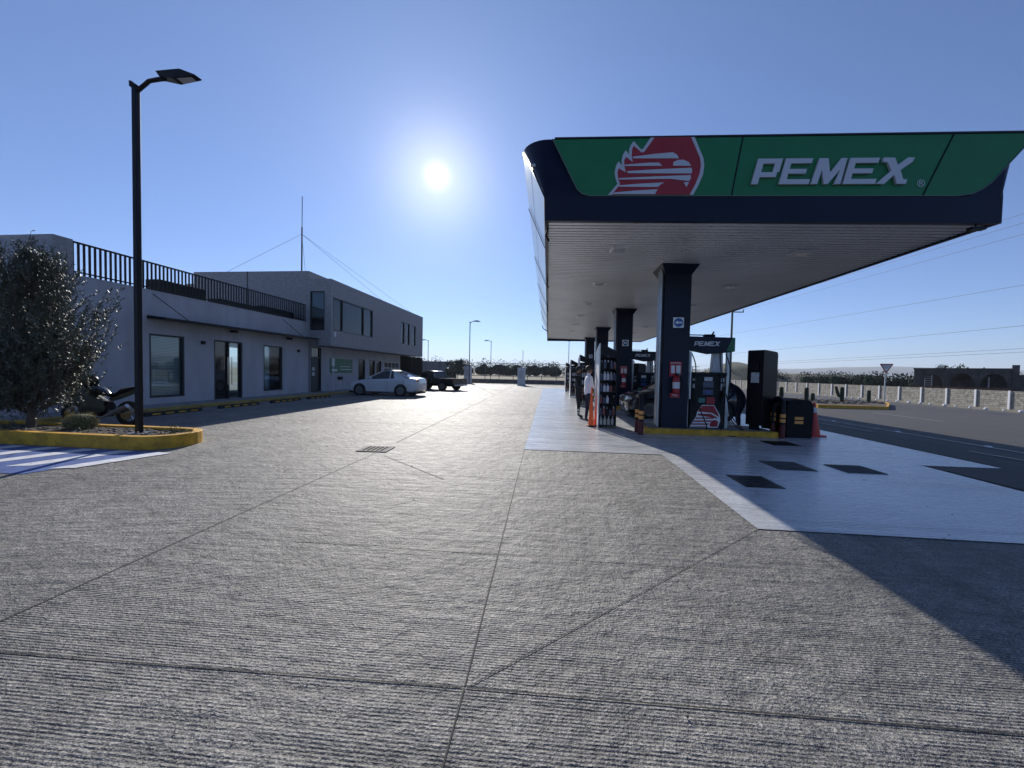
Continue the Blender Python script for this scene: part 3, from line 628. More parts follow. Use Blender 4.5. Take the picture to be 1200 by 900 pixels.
    for y in (0,.4):
        for z in (.40,.52):
            mb=MB(); mb.cyl((0,y,z),(0,y,z+.085),.0625,n=12); mb.build('reflective_band',M_or2,g,smooth=True)
        mb=MB(); mb.cyl((0,y,.01),(0,y,.34),.064,n=12); mb.build('red_base',mat('dark_red_paint',(.10,.008,.01),.5),g,smooth=True)
    g2=copy_tree(g); x,y=S(5.62,9.95); g2.location=(x,y,0); g2['label']='black U-shaped guard bar at the right end of the nearest island, beside the bin'
    # bin
    u,v=S(6.1,10.35)
    bn=empty('waste_bin',(u,v,0),TH,'black round-topped waste bin with orange reflective stickers beside the traffic cone','waste bin','black bins at the pump islands')
    mb=MB(); pts=[(-.30,0),(.30,0),(.33,.72),(.31,.84),(.22,.95),(-.10,.98),(-.25,.92),(-.31,.8)]; mb.prism(pts,-.26,.26); mb.build('bin_body',M_blackm,bn,tri=True,bevel=.03)
    mb=MB(); mb.box(-.12,.08,-.268,-.262,.46,.53); mb.box(-.12,.08,-.268,-.262,.36,.43); mb.build('sticker',M_or2,bn)
    mb=MB(); hose(mb,[(-.25,-.1,.9),(-.42,-.15,.88),(-.55,-.15,.7),(-.58,-.15,.4)],.03); mb.build('bin_handle',M_blackm,bn,smooth=True)
    # oil rack
    u,v=S(1.30,10.75)
    r=empty('oil_rack',(u,v,0),TH,'tall black display rack full of oil bottles beside the orange posts, nearest of the row','display rack','oil display racks along the apron')
    mb=MB(); mb.prism([(0,.03),(.84,.03),(.84,2.14),(0,2.34)],-.03,.0,plane='YZ'); mb.build('side_panel',M_dim,r)
    mb=MB(); mb.prism([(.0,2.06),(.46,1.92),(.46,2.12),(.0,2.35)],0,.06); mb.box(0,.46,.40,.44,.1,2.0); mb.box(.44,.47,0,.84,.03,2.1); mb.box(0,.46,.80,.84,.1,2.0)
    for z in (.08,.36,.68,1.0,1.32,1.64,1.95): mb.box(.0,.45,.0,.80,z-.012,z+.008)
    mb.build('frame',M_black,r)
    rr=random.Random(3); mats=[M_blackm,mat('bottle_navy',(.03,.035,.09),.3),mat('bottle_grey',(.22,.22,.26),.3),mat('bottle_white',(.5,.5,.55),.3),mat('bottle_red',(.16,.02,.02),.3)]
    for z in (.36,.68,1.0,1.32,1.64):
        mb=MB()
        for k in range(5):
            x=.05+k*.088; h=rr.uniform(.18,.25); mi=rr.choice((0,0,1,1,1,2,3,4))
            mb.box(x-.033,x+.033,.03,.12,z+.01,z+h*.75,mi); mb.cyl((x,.07,z+h*.75),(x,.07,z+h),.018,n=8,mi=rr.choice((0,2,3)))
        mb.build('bottle_row',mats,r)
    mb=MB()
    for k in range(4):
        x=.07+k*.105; mb.lathe([(.0,.0),(.045,.0),(.045,.12),(.03,.18),(.016,.2),(.016,.25)],10,(x,.08,.09),mi=0)
    mb.build('bottle_row',[mat('bottle_clear',(.45,.42,.36),.25)],r,smooth=True)
    return [isl,d,t_,g,g2,bn,r]
first=island()
LB=[
 ['yellow painted pump island kerb under the {} column and pump']*1]
names=['yellow painted pump island kerb under the %s column','black fuel dispenser with PEMEX header beside the %s column','tall black service terminal on the %s pump island','black U-shaped guard bar with orange bands at the left end of the %s island','black U-shaped guard bar at the right end of the %s island','black waste bin at the right end of the %s pump island','tall black rack of oil bottles with white side, %s of the row along the apron']
for i in range(1,4):
    for j,o in enumerate(first):
        if j==5: continue
        c=copy_tree(o); c.location=(o.location.x-TH*ISL*i,o.location.y+ISL*i,o.location.z); c['label']=names[j]%ISN[i]
# the yellow service cart beyond the racks
e=empty('mop_bucket',(1.15,31.2,0),0,'small yellow wheeled bucket at the far end of the white apron','bucket')
mb=MB(); mb.hexa([(-.22,-.2,.08),(.22,-.2,.08),(.22,.2,.08),(-.22,.2,.08)],[(-.28,-.25,.48),(.28,-.25,.48),(.28,.25,.48),(-.28,.25,.48)]); mb.build('tub',M_yel,e,bevel=.02)
mb=MB(); mb.tube([(.1,0,.4),(.16,.05,.75)],.02,6); mb.box(-.1,.2,-.12,.12,.48,.6); mb.build('wringer',M_yel,e)
for x,y in ((-.18,-.15),(.18,-.15),(-.18,.15),(.18,.15)): mb=MB(); mb.cyl((x,y-.02,.04),(x,y+.02,.04),.04); mb.build('castor',M_blackm,e)
# manhole covers
def cover(u,v,w,d,m_,lab):
    mb=MB(); mb.box(-w/2,w/2,-d/2,d/2,0,.012); o=mb.build('access_cover',m_); o.location=(u,v,.006); o.rotation_euler.z=TH
    tag(o,lab,'access cover','square access covers in the apron')
    mb=MB(); 
    for k in range(5): mb.box(-w/2+.04,w/2-.04,-d/2+.06+k*(d-.1)/5,-d/2+.085+k*(d-.1)/5,.0125,.017)
    c=mb.build('cover_rib',m_,o)
M_cov=mat('cast_cover',(.075,.078,.085),.75,0,.4,6,spec=.25); 
cover(2.86,5.78,.5,.6,M_black,'black square access cover nearest the camera, in the white apron')
cover(3.93,6.92,.58,.62,M_cov,'grey square access cover in the apron, behind the nearest black one')
cover(4.95,6.88,.58,.55,M_cov,'grey square access cover in the apron, rightmost of the four')
cover(5.1,9.25,.58,.55,M_black,'black square access cover in the apron in front of the traffic cone')
# traffic cone
def cone(x,y,h,r,lab,slim=False,white=True,tilt=0):
    e=empty('traffic_cone',(x,y,.008),.2,lab,'traffic cone')
    mb=MB(); mb.box(-r*1.25,r*1.25,-r*1.25,r*1.25,0,.035); mb.build('base',M_blackm if slim else M_red2,e,bevel=.01)
    f=lambda z:r*(1-z/h*.82)
    mb=MB(); mb.lathe([(r,.035),(f(.3*h),.3*h),(f(h),h),(f(h)*.6,h+.005)],20); cb=mb.build('cone_body',M_or if slim else M_red2,e,smooth=True)
    if white:
        a_,b_=(.10,.9) if slim else (.70,.86)
        mb=MB(); mb.lathe([(f(h*a_)+.002,h*a_),(f(h*b_)+.002,h*b_)],20) ; 
        if not slim: mb.build('white_band',M_dim,e,smooth=True)
    return e
M_red2=mat('red_orange_plastic',(.55,.035,.02),.45)
cone(6.68,10.70,.86,.16,'red traffic cone with white band standing right of the waste bin')
c1_=cone(1.05,10.98,1.12,.08,'slim orange delineator cone left of the nearest oil rack',True,False)
c2_=cone(1.22,11.12,1.16,.08,'slim orange delineator cone with white stripe against the oil rack',True,False)
mb=MB(); mb.add([(-.035,-.084,.08),(.035,-.084,.08),(.014,-.026,1.05),(-.014,-.026,1.05)],[(0,1,2,3)]); mb.build('white_stripe',M_white,c2_)

# =====================================================================
# OFFICE BUILDING (single storey, roof terrace railing)
# =====================================================================
XB=-14.1
def window(parent,x,y0,y1,z0,z1,blinds=True,mull=(),depth=.10):
    mb=MB(); fw=.055
    mb.box(x-depth,x+.012,y0,y0+fw,z0,z1); mb.box(x-depth,x+.012,y1-fw,y1,z0,z1); mb.box(x-depth,x+.012,y0+fw,y1-fw,z0,z0+fw); mb.box(x-depth,x+.012,y0+fw,y1-fw,z1-fw,z1)
    for q in mull: mb.box(x-depth,x+.012,q-.03,q+.03,z0+fw,z1-fw)
    w=mb.build('window',M_frame,parent)
    mb=MB(); mb.box(x-depth+.02,x-depth+.03,y0+fw,y1-fw,z0+fw,z1-fw); mb.build('pane',M_pane,w)
    if blinds:
        mb=MB(); n=int((z1-z0)/.055)
        for k in range(n): z=z0+fw+.02+k*.055; mb.add([(x-depth-.03,y0+fw,z),(x-depth-.03,y1-fw,z),(x-depth-.055,y1-fw,z+.042),(x-depth-.055,y0+fw,z+.042)],[(0,1,2,3)])
        mb.build('blind',M_blind,w)
    return w
M_blind=mat('blind_slat',(.62,.64,.65),.6)
M_pane=bpy.data.materials.new('window_pane'); M_pane.use_nodes=True; t=M_pane.node_tree; L=t.links.new
gl=nd(t,'ShaderNodeBsdfGlossy',Roughness=.02); gl.inputs['Color'].default_value=(.9,.95,1,1); tr=nd(t,'ShaderNodeBsdfTransparent'); tr.inputs['Color'].default_value=(.80,.88,.88,1); fr=nd(t,'ShaderNodeFresnel',IOR=1.28); mx=nd(t,'ShaderNodeMixShader')
mth=nd(t,'ShaderNodeMath',_operation='ADD'); mth.inputs[1].default_value=.04; L(fr.outputs[0],mth.inputs[0]); L(mth.outputs[0],mx.inputs[0]); L(tr.outputs[0],mx.inputs[1]); L(gl.outputs[0],mx.inputs[2]); L(mx.outputs[0],t.nodes['Material Output'].inputs['Surface'])
OF=empty('office_building',(XB,14,0),0,'white single-storey office with blinds in tall windows and dark railing round its roof','building')
def wall_cut(mb,x0,x1,y0,y1,z0,z1,holes):
    """wall slab in plane X with rectangular holes (y0,y1,z0,z1) sorted in y"""
    y=y0
    for (a,b_,c,d) in sorted(holes):
        mb.box(x0,x1,y,a,z0,z1)
        if c>z0: mb.box(x0,x1,a,b_,z0,c)
        mb.box(x0,x1,a,b_,d,z1); y=b_
    mb.box(x0,x1,y,y1,z0,z1)
OX,OY=XB,14
def loc(mb,ox,oy): mb.v=[(x-ox,y-oy,z) for x,y,z in mb.v]; return mb
def bl(mb,name,m_,par,**k): # build in world coords, parent offset removed
    return loc(mb,par.location.x if par.type=='EMPTY' else par.parent.location.x,par.location.y if par.type=='EMPTY' else par.parent.location.y).build(name,m_,par,**k)
wins=[(11.97,13.25,.33,2.6),(17.28,18.58,.33,2.57)]; dr=(14.54,16.0,.10,2.6)
mb=MB(); wall_cut(mb,XB-.25,XB,9.86,20.7,.0,4.08,[(a,b_,c,d) for a,b_,c,d in wins]+[dr])
mb.box(XB-9,XB-.25,9.86,20.68,3.4,3.6)
wl=bl(mb,'wall',M_wall,OF)
mb=MB(); mb.box(XB-.26,XB+.012,9.865,20.69,4.081,4.12); bl(mb,'parapet_cap',M_wall,OF)
_w=window
def window_b(par,*a,**k):
    # window() builds in world coordinates: shift the meshes into the parent's frame
    w=_w(par,*a,**k)
    for o in [w]+list(w.children):
        for v in o.data.vertices: v.co.x-=par.location.x; v.co.y-=par.location.y
    return w
for (a,b_,c,d) in wins: window_b(OF,XB-.01,a,b_,c,d)
# room behind: dim interior
mb=MB(); mb.box(XB-5,XB-4.9,9.9,20.6,0,3.4); mb.box(XB-5,XB-.25,9.87,9.9,0,3.4); mb.box(XB-4.9,XB-.25,9.9,20.6,0,.05); bl(mb,'interior_wall',mat('interior',(.18,.18,.18),.9),OF)
# door
mb=MB(); x=XB-.02
for y0,y1 in ((14.54,14.60),(15.24,15.30),(15.94,16.0)): mb.box(x-.1,x+.02,y0,y1,.10,2.6)
mb.box(x-.1,x+.02,14.60,15.94,2.54,2.6); dd=bl(mb,'door',M_frame,OF)
mb=MB(); mb.box(x-.08,x-.07,15.30,15.94,.12,2.54); loc(mb,XB,14); mb.build('glass_leaf',M_pane,dd)
mb=MB(); mb.box(x-.08,x-.06,14.60,15.24,.12,2.54); loc(mb,XB,14); mb.build('dark_leaf',M_glass,dd)
mb=MB(); mb.cyl((x+.06,15.38,.7),(x+.06,15.38,1.9),.018); mb.cyl((x+.06,15.18,.7),(x+.06,15.18,1.9),.018); loc(mb,XB,14); mb.build('handle',M_chrome,dd)
# awning with stay rods
mb=MB(); mb.hexa([(XB,11.9,3.11),(XB+.75,11.9,3.07),(XB+.75,20.55,3.12),(XB,20.55,3.16)],[(XB,11.9,3.23),(XB+.75,11.9,3.14),(XB+.75,20.55,3.19),(XB,20.55,3.28)])
aw=bl(mb,'awning',M_black,OF)
for y in (12.4,18.9):
    mb=MB(); mb.tube([(XB,y-.3,4.0),(XB+.7,y+.35,3.15)],.014,6); loc(mb,XB,14); mb.build('stay_rod',M_blackm,aw)
mb=MB(); mb.tube([(XB+.66,20.45,3.1),(XB+.66,20.5,2.85)],.02,6); loc(mb,XB,14); mb.build('hook',M_blackm,aw)
for y in (15.35,18.85): mb=MB(); mb.box(XB+.1,XB+.28,y-.12,y+.12,2.97,3.07); bl(mb,'camera_box',M_blackm,OF)
for y in (14.0,19.78): mb=MB(); mb.box(XB+.0,XB+.10,y-.06,y+.06,2.36,2.50); bl(mb,'wall_lamp',M_black,OF)
# railing
mb=MB(); n=76
for k in range(n+1):
    y=9.93+k*(20.55-9.93)/n; mb.box(XB-.12,XB-.10,y-.03,y+.03,4.12,5.06)
mb.box(XB-.14,XB-.08,9.88,20.6,5.06,5.11); mb.box(XB-.125,XB-.095,9.88,20.6,4.2,4.24)
bl(mb,'railing',M_black,OF)
# benches / planters seen through the railing
for bi,(y0,y1,z1) in enumerate(((12.95,14.9,4.72),(15.6,17.9,4.5),(18.1,20.4,4.62))):
    mb=MB(); mb.box(XB-1.3,XB-.7,y0,y1,3.62,z1); o=mb.build('roof_bench',M_blackm,None,bevel=.02); tag(o,'dark box seat on the office roof behind the railing, %s of three'%['nearest','middle','farthest'][bi],'roof seat','dark seats behind the roof railing')
# left part of the office with stone pier
LF=empty('office_wing',(XB,8,0),0,'white left wing with textured stone pier at its corner behind the olive tree','building')
mb=MB(); mb.box(XB-2.8,XB,4.0,9.40,0,4.66); bl(mb,'wall',M_wall,LF)
mb=MB(); mb.box(XB-1.75,XB+.012,9.402,9.858,0,5.12); bl(mb,'stone_pier',M_stone,LF)
mb=MB(); mb.hexa([(XB,4,3.11),(XB+.75,4,3.07),(XB+.75,8.9,3.12),(XB,8.9,3.16)],[(XB,4,3.32),(XB+.75,4,3.14),(XB+.75,8.9,3.2),(XB,8.9,3.34)]); aw=bl(mb,'awning',M_black,LF)
mb=MB(); mb.tube([(XB,7.9,4.1),(XB+.7,8.75,3.2)],.014,6); loc(mb,XB,8); mb.build('stay_rod',M_blackm,aw)
# =====================================================================
# TWO-STOREY BUILDING
# =====================================================================
XU=-12.74
TB=empty('two_storey_building',(XU,28,0),0,'grey-white two-storey building with jutting upper floor and wide window beyond the office','building')
mb=MB(); wall_cut(mb,XB-.2,XB,20.9,33.9,0,2.8,[(20.92,21.92,.08,2.72),(22.82,25.5,1.22,2.14),(26.36,27.36,.3,2.2),(28.04,28.95,.3,2.2),(29.17,30.07,.3,2.2),(30.55,33.7,.1,2.2)])
bl(mb,'lower_wall',M_wall,TB)
mb=MB(); mb.box(XB-3,XB-.2,35.8,36,0,2.8); bl(mb,'end_wall',M_wall,TB)
mb=MB(); mb.box(XB-4,XB-3.9,20.9,36,0,2.8); mb.box(XB-3.9,XB-.2,20.9,36,0,.06); bl(mb,'interior_wall',MATS['interior'],TB)
mb=MB(); wall_cut(mb,XU-.2,XU,20.7,36,2.8,6.6,[(20.9,25.78,3.7,5.6),(30.66,31.5,3.68,5.52),(31.84,32.66,3.64,5.53),(33.24,34.12,3.69,5.51)])
mb.box(XB+.0,XU-.2,20.7,20.9,2.8,3.67); mb.box(XB,XU-.2,20.7,20.9,5.9,6.6); mb.box(XB,XB+.10,20.7,20.9,3.67,5.9); mb.box(XB+.98,XU-.2,20.7,20.9,3.67,5.9)
mb.box(XB-8,XU-.2,35.8,36,2.8,6.6); mb.box(XB-8,XU-.2,20.9,35.8,2.8,2.98); mb.box(XB-8,XU-.2,20.9,35.8,6.3,6.4)
up=bl(mb,'upper_wall',M_stone,TB)
mb=MB(); mb.box(XB-7.3,XB-.002,20.72,20.95,3.62,7.05); mb.box(XB-.12,XB-.001,20.95,35.7,6.4,7.05); bl(mb,'rear_stone_wall',M_stone,TB)
mb=MB(); mb.box(XB-3.85,XB-3.82,20.7,20.719,3.62,7.05); bl(mb,'expansion_joint',M_blackm,TB)
mb=MB(); mb.box(XB-5,XB-4.9,21,35.7,2.98,6.3); bl(mb,'upper_interior_wall',MATS['interior'],TB)
window_b(TB,XU-.01,20.9,25.78,3.7,5.6,False,(21.95,24.5))
for q in [(30.66,31.5,3.68,5.52),(31.84,32.66,3.64,5.53),(33.24,34.12,3.69,5.51)]: window_b(TB,XU-.01,*q,False)
# end window facing the camera
mb=MB(); a,b_,c,d=XB+.10,XB+.98,3.67,5.9
mb.box(a,a+.05,20.69,20.8,c,d); mb.box(b_-.05,b_,20.69,20.8,c,d); mb.box(a+.05,b_-.05,20.69,20.8,c,c+.05); mb.box(a+.05,b_-.05,20.69,20.8,d-.05,d); mb.box(a+.05,b_-.05,20.69,20.8,4.36,4.42)
w=bl(mb,'window',M_frame,TB)
mb=MB(); mb.box(a+.05,b_-.05,20.76,20.77,4.42,d-.05); loc(mb,XU,28); mb.build('pane',M_pane,w)
mb=MB(); mb.box(a+.05,b_-.05,20.76,20.77,c+.05,4.36); loc(mb,XU,28); mb.build('dark_pane',M_glass,w)
# door + ground windows
mb=MB(); mb.box(XB-.12,XB-.08,20.97,21.87,.10,2.12); mb.box(XB-.14,XB+.01,20.92,20.97,.1,2.72); mb.box(XB-.14,XB+.01,21.87,21.92,.1,2.72); mb.box(XB-.14,XB+.01,20.97,21.87,2.12,2.17)
d_=bl(mb,'door',M_frame,TB)
mb=MB(); mb.box(XB-.075,XB-.07,21.15,21.4,1.35,1.55); mb.box(XB-.075,XB-.07,21.15,21.4,1.05,1.25); loc(mb,XU,28); mb.build('notice',M_lab,d_)
mb=MB(); mb.box(XB-.1,XB-.09,20.97,21.87,2.17,2.72); loc(mb,XU,28); mb.build('pane',M_glass,d_)
mb=MB(); mb.box(XB-.02,XB+.03,22.82,25.5,1.22,2.14); s_=bl(mb,'sign_board',M_greend,TB)
mb=MB(); mb.box(XB+.031,XB+.034,23.9,25.2,1.62,1.66); mb.box(XB+.031,XB+.034,24.0,25.3,1.42,1.47); mb.box(XB+.031,XB+.034,23.0,23.6,1.32,1.46); loc(mb,XU,28); mb.build('sign_line',M_dim,s_)
mb=MB(); mb.box(XB+.0,XB+.12,23.7,24.15,.78,.98); bl(mb,'meter_box',M_blackm,TB)
for q in [(26.36,27.36,.3,2.2),(28.04,28.95,.3,2.2),(29.17,30.07,.3,2.2)]: window_b(TB,XB-.01,*q,False)
mb=MB(); 
for k in range(5): mb.box(XB-.08,XB-.02,30.6+k*.76,30.66+k*.76,.1,2.2)
for k in range(5): mb.box(XB-.075,XB-.025,30.66,33.64,.1+k*.5,.16+k*.5)
bl(mb,'shop_front',M_dim,TB)
mb=MB()
for k in range(32): mb.box(XB-.02,XB+.02,33.92+k*.19,34.02+k*.19,.05,2.8)
mb.box(XU-.06,XU-.02,33.92,33.98,0,2.8)
for k in range(10): mb.box(XU-1.3+k*.13,XU-1.23+k*.13,35.9,35.94,.05,2.8)
bl(mb,'lattice_screen',M_blackm,TB)
mb=MB(); mb.box(XU+.0,XU+.1,20.95,21.07,3.33,3.6); bl(mb,'wall_lamp',M_dim,TB)
mb=MB(); mb.cyl((XB-.3,20.55,3.42),(XB+.0,20.35,3.36),.05,n=10); o=bl(mb,'security_camera',M_dim,TB)
# radio mast
ms=empty('radio_mast',(-16.85,24,6.4),0,'thin guyed radio mast on the roof of the two-storey building','mast')
mb=MB(); mb.cyl((0,0,0),(0.02,0,4.4),.045,n=8); mb.cyl((.02,0,4.4),(.03,0,6.4),.022,n=6); mb.build('pole',M_blackm,ms)
for p_ in ((-5.2,-1.5,.6),(3.9,4,.2),(2.4,-3,.1),(3.9,10.5,.15)):
    mb=MB(); mb.tube([(0,0,3.95),p_],.010,5); mb.build('guy_wire',mat('wire_grey',(.2,.2,.22),.5),ms)
# posts, wheel stops
e=empty('sign_post',(-13.3,21.9,.1),0,'slim white post with small plate in front of the green sign board','post')
mb=MB(); mb.cyl((0,0,0),(0,0,1.9),.025); mb.build('pole',M_dim,e); mb=MB(); mb.box(-.02,.0,-.13,.13,1.55,2.0); mb.build('plate',M_dim,e)
ws=None
for i,y in enumerate((10.7,13.2,15.7,18.1,22.9,25.3)):
    if ws is None:
        e=empty('wheel_stop',(-11.75,y,0),0,'','wheel stop','black wheel stops in front of the office')
        mb=MB(); mb.hexa([(-.08,-.9,0),(.08,-.9,0),(.08,.9,0),(-.08,.9,0)],[(-.05,-.88,.11),(.05,-.88,.11),(.05,.88,.11),(-.05,.88,.11)]); mb.build('block',M_rub,e)
        for k in (-.6,-.2,.2,.6): mb=MB(); mb.box(.066,.083,k-.12,k+.12,.03,.07); mb.build('reflector',M_yel,e)
        ws=e
    else: e=copy_tree(ws); e.location=(-11.75,y,0)
    e['label']=['black wheel stop nearest the lamp post, just past the first window','black wheel stop in front of the first office window','black wheel stop in front of the office door','black wheel stop in front of the second office window','black wheel stop just beyond the white car','black wheel stop behind the white car by the far shop front'][i]
# drain grate
e=empty('drain_grate',(-3.29,6.83,.004),R(4),'rectangular slotted iron drain grate set in the concrete valley','drain grate')
mb=MB(); mb.box(-.28,.28,-.24,-.19,0,.012); mb.box(-.28,.28,.19,.24,0,.012); mb.box(-.28,-.23,-.19,.19,0,.012); mb.box(.23,.28,-.19,.19,0,.012); mb.build('frame',M_cov,e)
mb=MB()
for k in range(6): mb.box(-.23+k*.083,-.195+k*.083,-.19,.19,.001,.012)
mb.build('bars',M_cov,e); mb=MB(); mb.sheet([(-.23,-.19),(.23,-.19),(.23,.19),(-.23,.19)],.0005); mb.build('pit',mat('pit_black',(.004,.004,.004),.9),e)

# =====================================================================
# PLANTER with lamp post, olive tree, cactus
# =====================================================================
pl=empty('planter',(-9,6.5,0),0,'long planter bed with rounded end and yellow painted kerb beside the blue crossing','planter')
out_=[(-22,5.98),(-7.35,5.92)]+arc(-7.35,6.50,.57,-math.pi/2,math.pi/2,12)[1:]+[(-22,7.12)]
inn_=[(-22,6.13),(-7.35,6.07)]+arc(-7.35,6.50,.42,-math.pi/2,math.pi/2,12)[1:]+[(-22,6.97)]
mb=MB(); n=len(out_); vs=[(x+9,y-6.5,0) for x,y in out_]+[(x+9,y-6.5,.235) for x,y in out_]+[(x+9,y-6.5,.235) for x,y in inn_]+[(x+9,y-6.5,.1) for x,y in inn_]
fs=[]
for k in range(3): fs+=[(k*n+i,k*n+i+1,(k+1)*n+i+1,(k+1)*n+i) for i in range(n-1)]
mb.add(vs,fs); mb.build('kerb',M_yel,pl,bevel=.012)
so2=random.Random(5)
mb=MB(); nx,ny=150,14; vs=[];fs=[]
for i in range(nx+1):
    for j in range(ny+1):
        x=-21.9+14.9*i/nx; y=6.1+.88*j/ny
        if x>-7.35:
            hh=math.sqrt(max(0,.415**2-(x+7.35)**2)); y=6.52+(y-6.54)/.44*hh
        vs.append((x+9,y-6.5,.17+so2.uniform(-.012,.018)+.03*math.exp(-((x+9.3)/1.5)**2)))
for i in range(nx):
    for j in range(ny): fs.append((i*(ny+1)+j,(i+1)*(ny+1)+j,(i+1)*(ny+1)+j+1,i*(ny+1)+j+1))
mb.add(vs,fs); mb.build('gravel_bed',M_soil,pl)
# loose stones in the bed
mb=MB()
for k in range(420):
    x=so2.uniform(-14,-7.1); y=so2.uniform(6.18,6.86); r=so2.uniform(.012,.035); mb.sphere((x+9,y-6.5,.19+r*.3),r,6,4,(1,so2.uniform(.7,1.2),.6))
o=mb.build('stones',M_rock,pl); tag(o,kind='stuff')
# lamp posts
def lamp(name,x,y,z,h,arm,rz,lab,scale=1,group='tall lamp posts'):
    e=empty(name,(x,y,z),rz,lab,'lamp post',group)
    mb=MB(); mb.box(-.044,.044,-.044,.044,0,h); mb.prism([(-.08,h-.005),(.055,h-.005),(.055,h+.03),(-.03,h+.09),(-.085,h+.11)],-.055,.055); mb.build('pole',M_black,e,bevel=.008)
    mb=MB(); mb.box(-.16,.16,-.16,.16,0,.025); 
    for a in (-.12,.12):
        for b__ in (-.12,.12): mb.cyl((a,b__,.02),(a,b__,.07),.014,n=6)
    mb.build('base_plate',M_sil2,e)
    mb=MB(); mb.tube([(.04,0,h-.06),(.28,0,h+.10),(.50,0,h+.12),(.62,0,h+.11)],[.035,.035,.038,.03],8); mb.build('arm',M_black,e,smooth=True)
    # lamp head: flat tapered housing, pitched
    mb=MB(); z0=h+.06
    top=[(.50,-.09,z0+.15),(1.0,-.10,z0+.15),(1.28,-.07,z0+.05),(1.30,.07,z0+.05),(1.0,.10,z0+.15),(.50,.09,z0+.15)]
    bot=[(.56,-.07,z0+.06),(.84,-.09,z0-.0),(1.27,-.06,z0+.025),(1.28,.06,z0+.025),(.84,.09,z0-.0),(.56,.07,z0+.06)]
    mb.add(bot+top,[(5,4,3,2,1,0),(6,7,8,9,10,11)]+[(i,(i+1)%6,6+(i+1)%6,6+i) for i in range(6)])
    hd=mb.build('lamp_head',M_black,e,bevel=.01,tri=True)
    mb=MB(); mb.add([(.92,-.07,z0+.001),(1.20,-.05,z0+.016),(1.20,.05,z0+.016),(.92,.07,z0+.001)],[(0,1,2,3)]); mb.build('lens',M_lens,hd)
    return e
l0=lamp('lamp_post',-7.84,6.46,.18,6.45,1,0,'tall black lamp post standing in the yellow-kerbed planter, nearest of all')
for (x,y,rz,lab) in ((-10.35,46,0,'tall black lamp post beside the small tree behind the pickup'),(-11.4,68,R(180),'distant lamp post beyond the fence, right of the nearer one'),(-23,68,R(180),'distant lamp post seen just past the end of the two-storey building')):
    c=copy_tree(l0); c.location=(x,y,0 if y<50 else -.2); c.rotation_euler.z=rz; c.scale=(1,1,1.15 if y<50 else 1.1); c['label']=lab
# leaves
def leaf_mesh(mb,c,r,n,size,rr,up=.3,mi=0,asp=3.2):
    for _ in range(n):
        while True:
            d=Vector((rr.uniform(-1,1),rr.uniform(-1,1),rr.uniform(-1,1)))
            if d.length<1: break
        q=Vector(c)+Vector((d.x*r[0],d.y*r[1],d.z*r[2])); a=Vector((rr.gauss(0,1),rr.gauss(0,1),rr.gauss(0,1)+up)).normalized(); b_=a.orthogonal().normalized(); b_=Matrix.Rotation(rr.uniform(0,6.28),3,a)@b_
        s=size*rr.uniform(.6,1.3); w=s/asp
        m2=mi if not isinstance(mi,(tuple,list)) else rr.choice(mi)
        mb.add([q,q+a*s*.5+b_*w*.5,q+a*s,q+a*s*.5-b_*w*.5],[(0,1,2,3)],m2)
def olive(x,y,z):
    e=empty('olive_tree',(x,y,z),0,'bushy dark olive tree with silvery leaves in the planter in front of the motorcycle','tree')
    rr=random.Random(11); tr=MB(); lf=MB()
    tr.tube([(0,0,0),(.03,0,.3),(-.02,.02,.6),(.02,0,.95)],[.085,.07,.06,.055],8)
    for k in range(92):
        a=rr.uniform(0,6.283); el=rr.uniform(.0,1.5); z0=rr.uniform(.25,1.0)
        # crown: broad low, pointed top
        H=3.62*(.50+.50*math.sin(el)) if el>.75 else rr.uniform(.65,2.9)
        Rr=1.72*math.cos(el)**(.75 if el<.6 else 1.15)*rr.uniform(.8,1.05)
        tip=Vector((math.cos(a)*Rr,math.sin(a)*Rr*.55,min(H,3.66)-.15 if k else 3.75))
        if tip.z<1.35: tip.x*=.7; tip.y*=.7
        if tip.x>0 and tip.z<1.75: tip.x*=.5
        if k==0: tip=Vector((.05,0,3.7))
        st=Vector((0,0,z0)); md=st.lerp(tip,.5)+Vector((math.cos(a)*.22,math.sin(a)*.12,-.18))
        P=[st,st.lerp(md,.6),md,md.lerp(tip,.55)+Vector((0,0,.04)),tip]
        tr.tube(P,[.020,.015,.010,.006,.003],5)
        for s in range(44):
            t_=rr.uniform(.22,1.0); i=min(int(t_*4),3); q=P[i].lerp(P[i+1],t_*4-i)
            sp=.26*(1.12-t_)+.05; q=q+Vector((rr.gauss(0,sp),rr.gauss(0,sp*.7),rr.gauss(0,sp*.6)))
            # sprig pointing up and out
            d=Vector((q.x*.35+rr.gauss(0,.25),q.y*.35+rr.gauss(0,.25),.75)).normalized(); Ls=rr.uniform(.14,.34)
            tr.tube([q,q+d*Ls],.0035,3)
            for j in range(15):
                c=q+d*Ls*(j/14); u=Vector((rr.gauss(0,1),rr.gauss(0,1),rr.gauss(0,.7))).normalized(); lv=(u+d*.8).normalized(); b_=lv.cross(d).normalized() if lv.cross(d).length>.01 else Vector((1,0,0))
                b_=(b_+Vector((rr.gauss(0,.5),rr.gauss(0,.5),rr.gauss(0,.5)))).normalized()
                s_=rr.uniform(.045,.075); w=s_*.38
                lf.add([c,c+lv*s_*.5+b_*w*.5,c+lv*s_,c+lv*s_*.5-b_*w*.5],[(0,1,2,3)],0 if rr.random()<.84 else 1)
    tr.build('trunk',M_bark,e); lf.build('crown',[M_leafA,M_leafS],e)
olive(-10.5,6.62,.16)
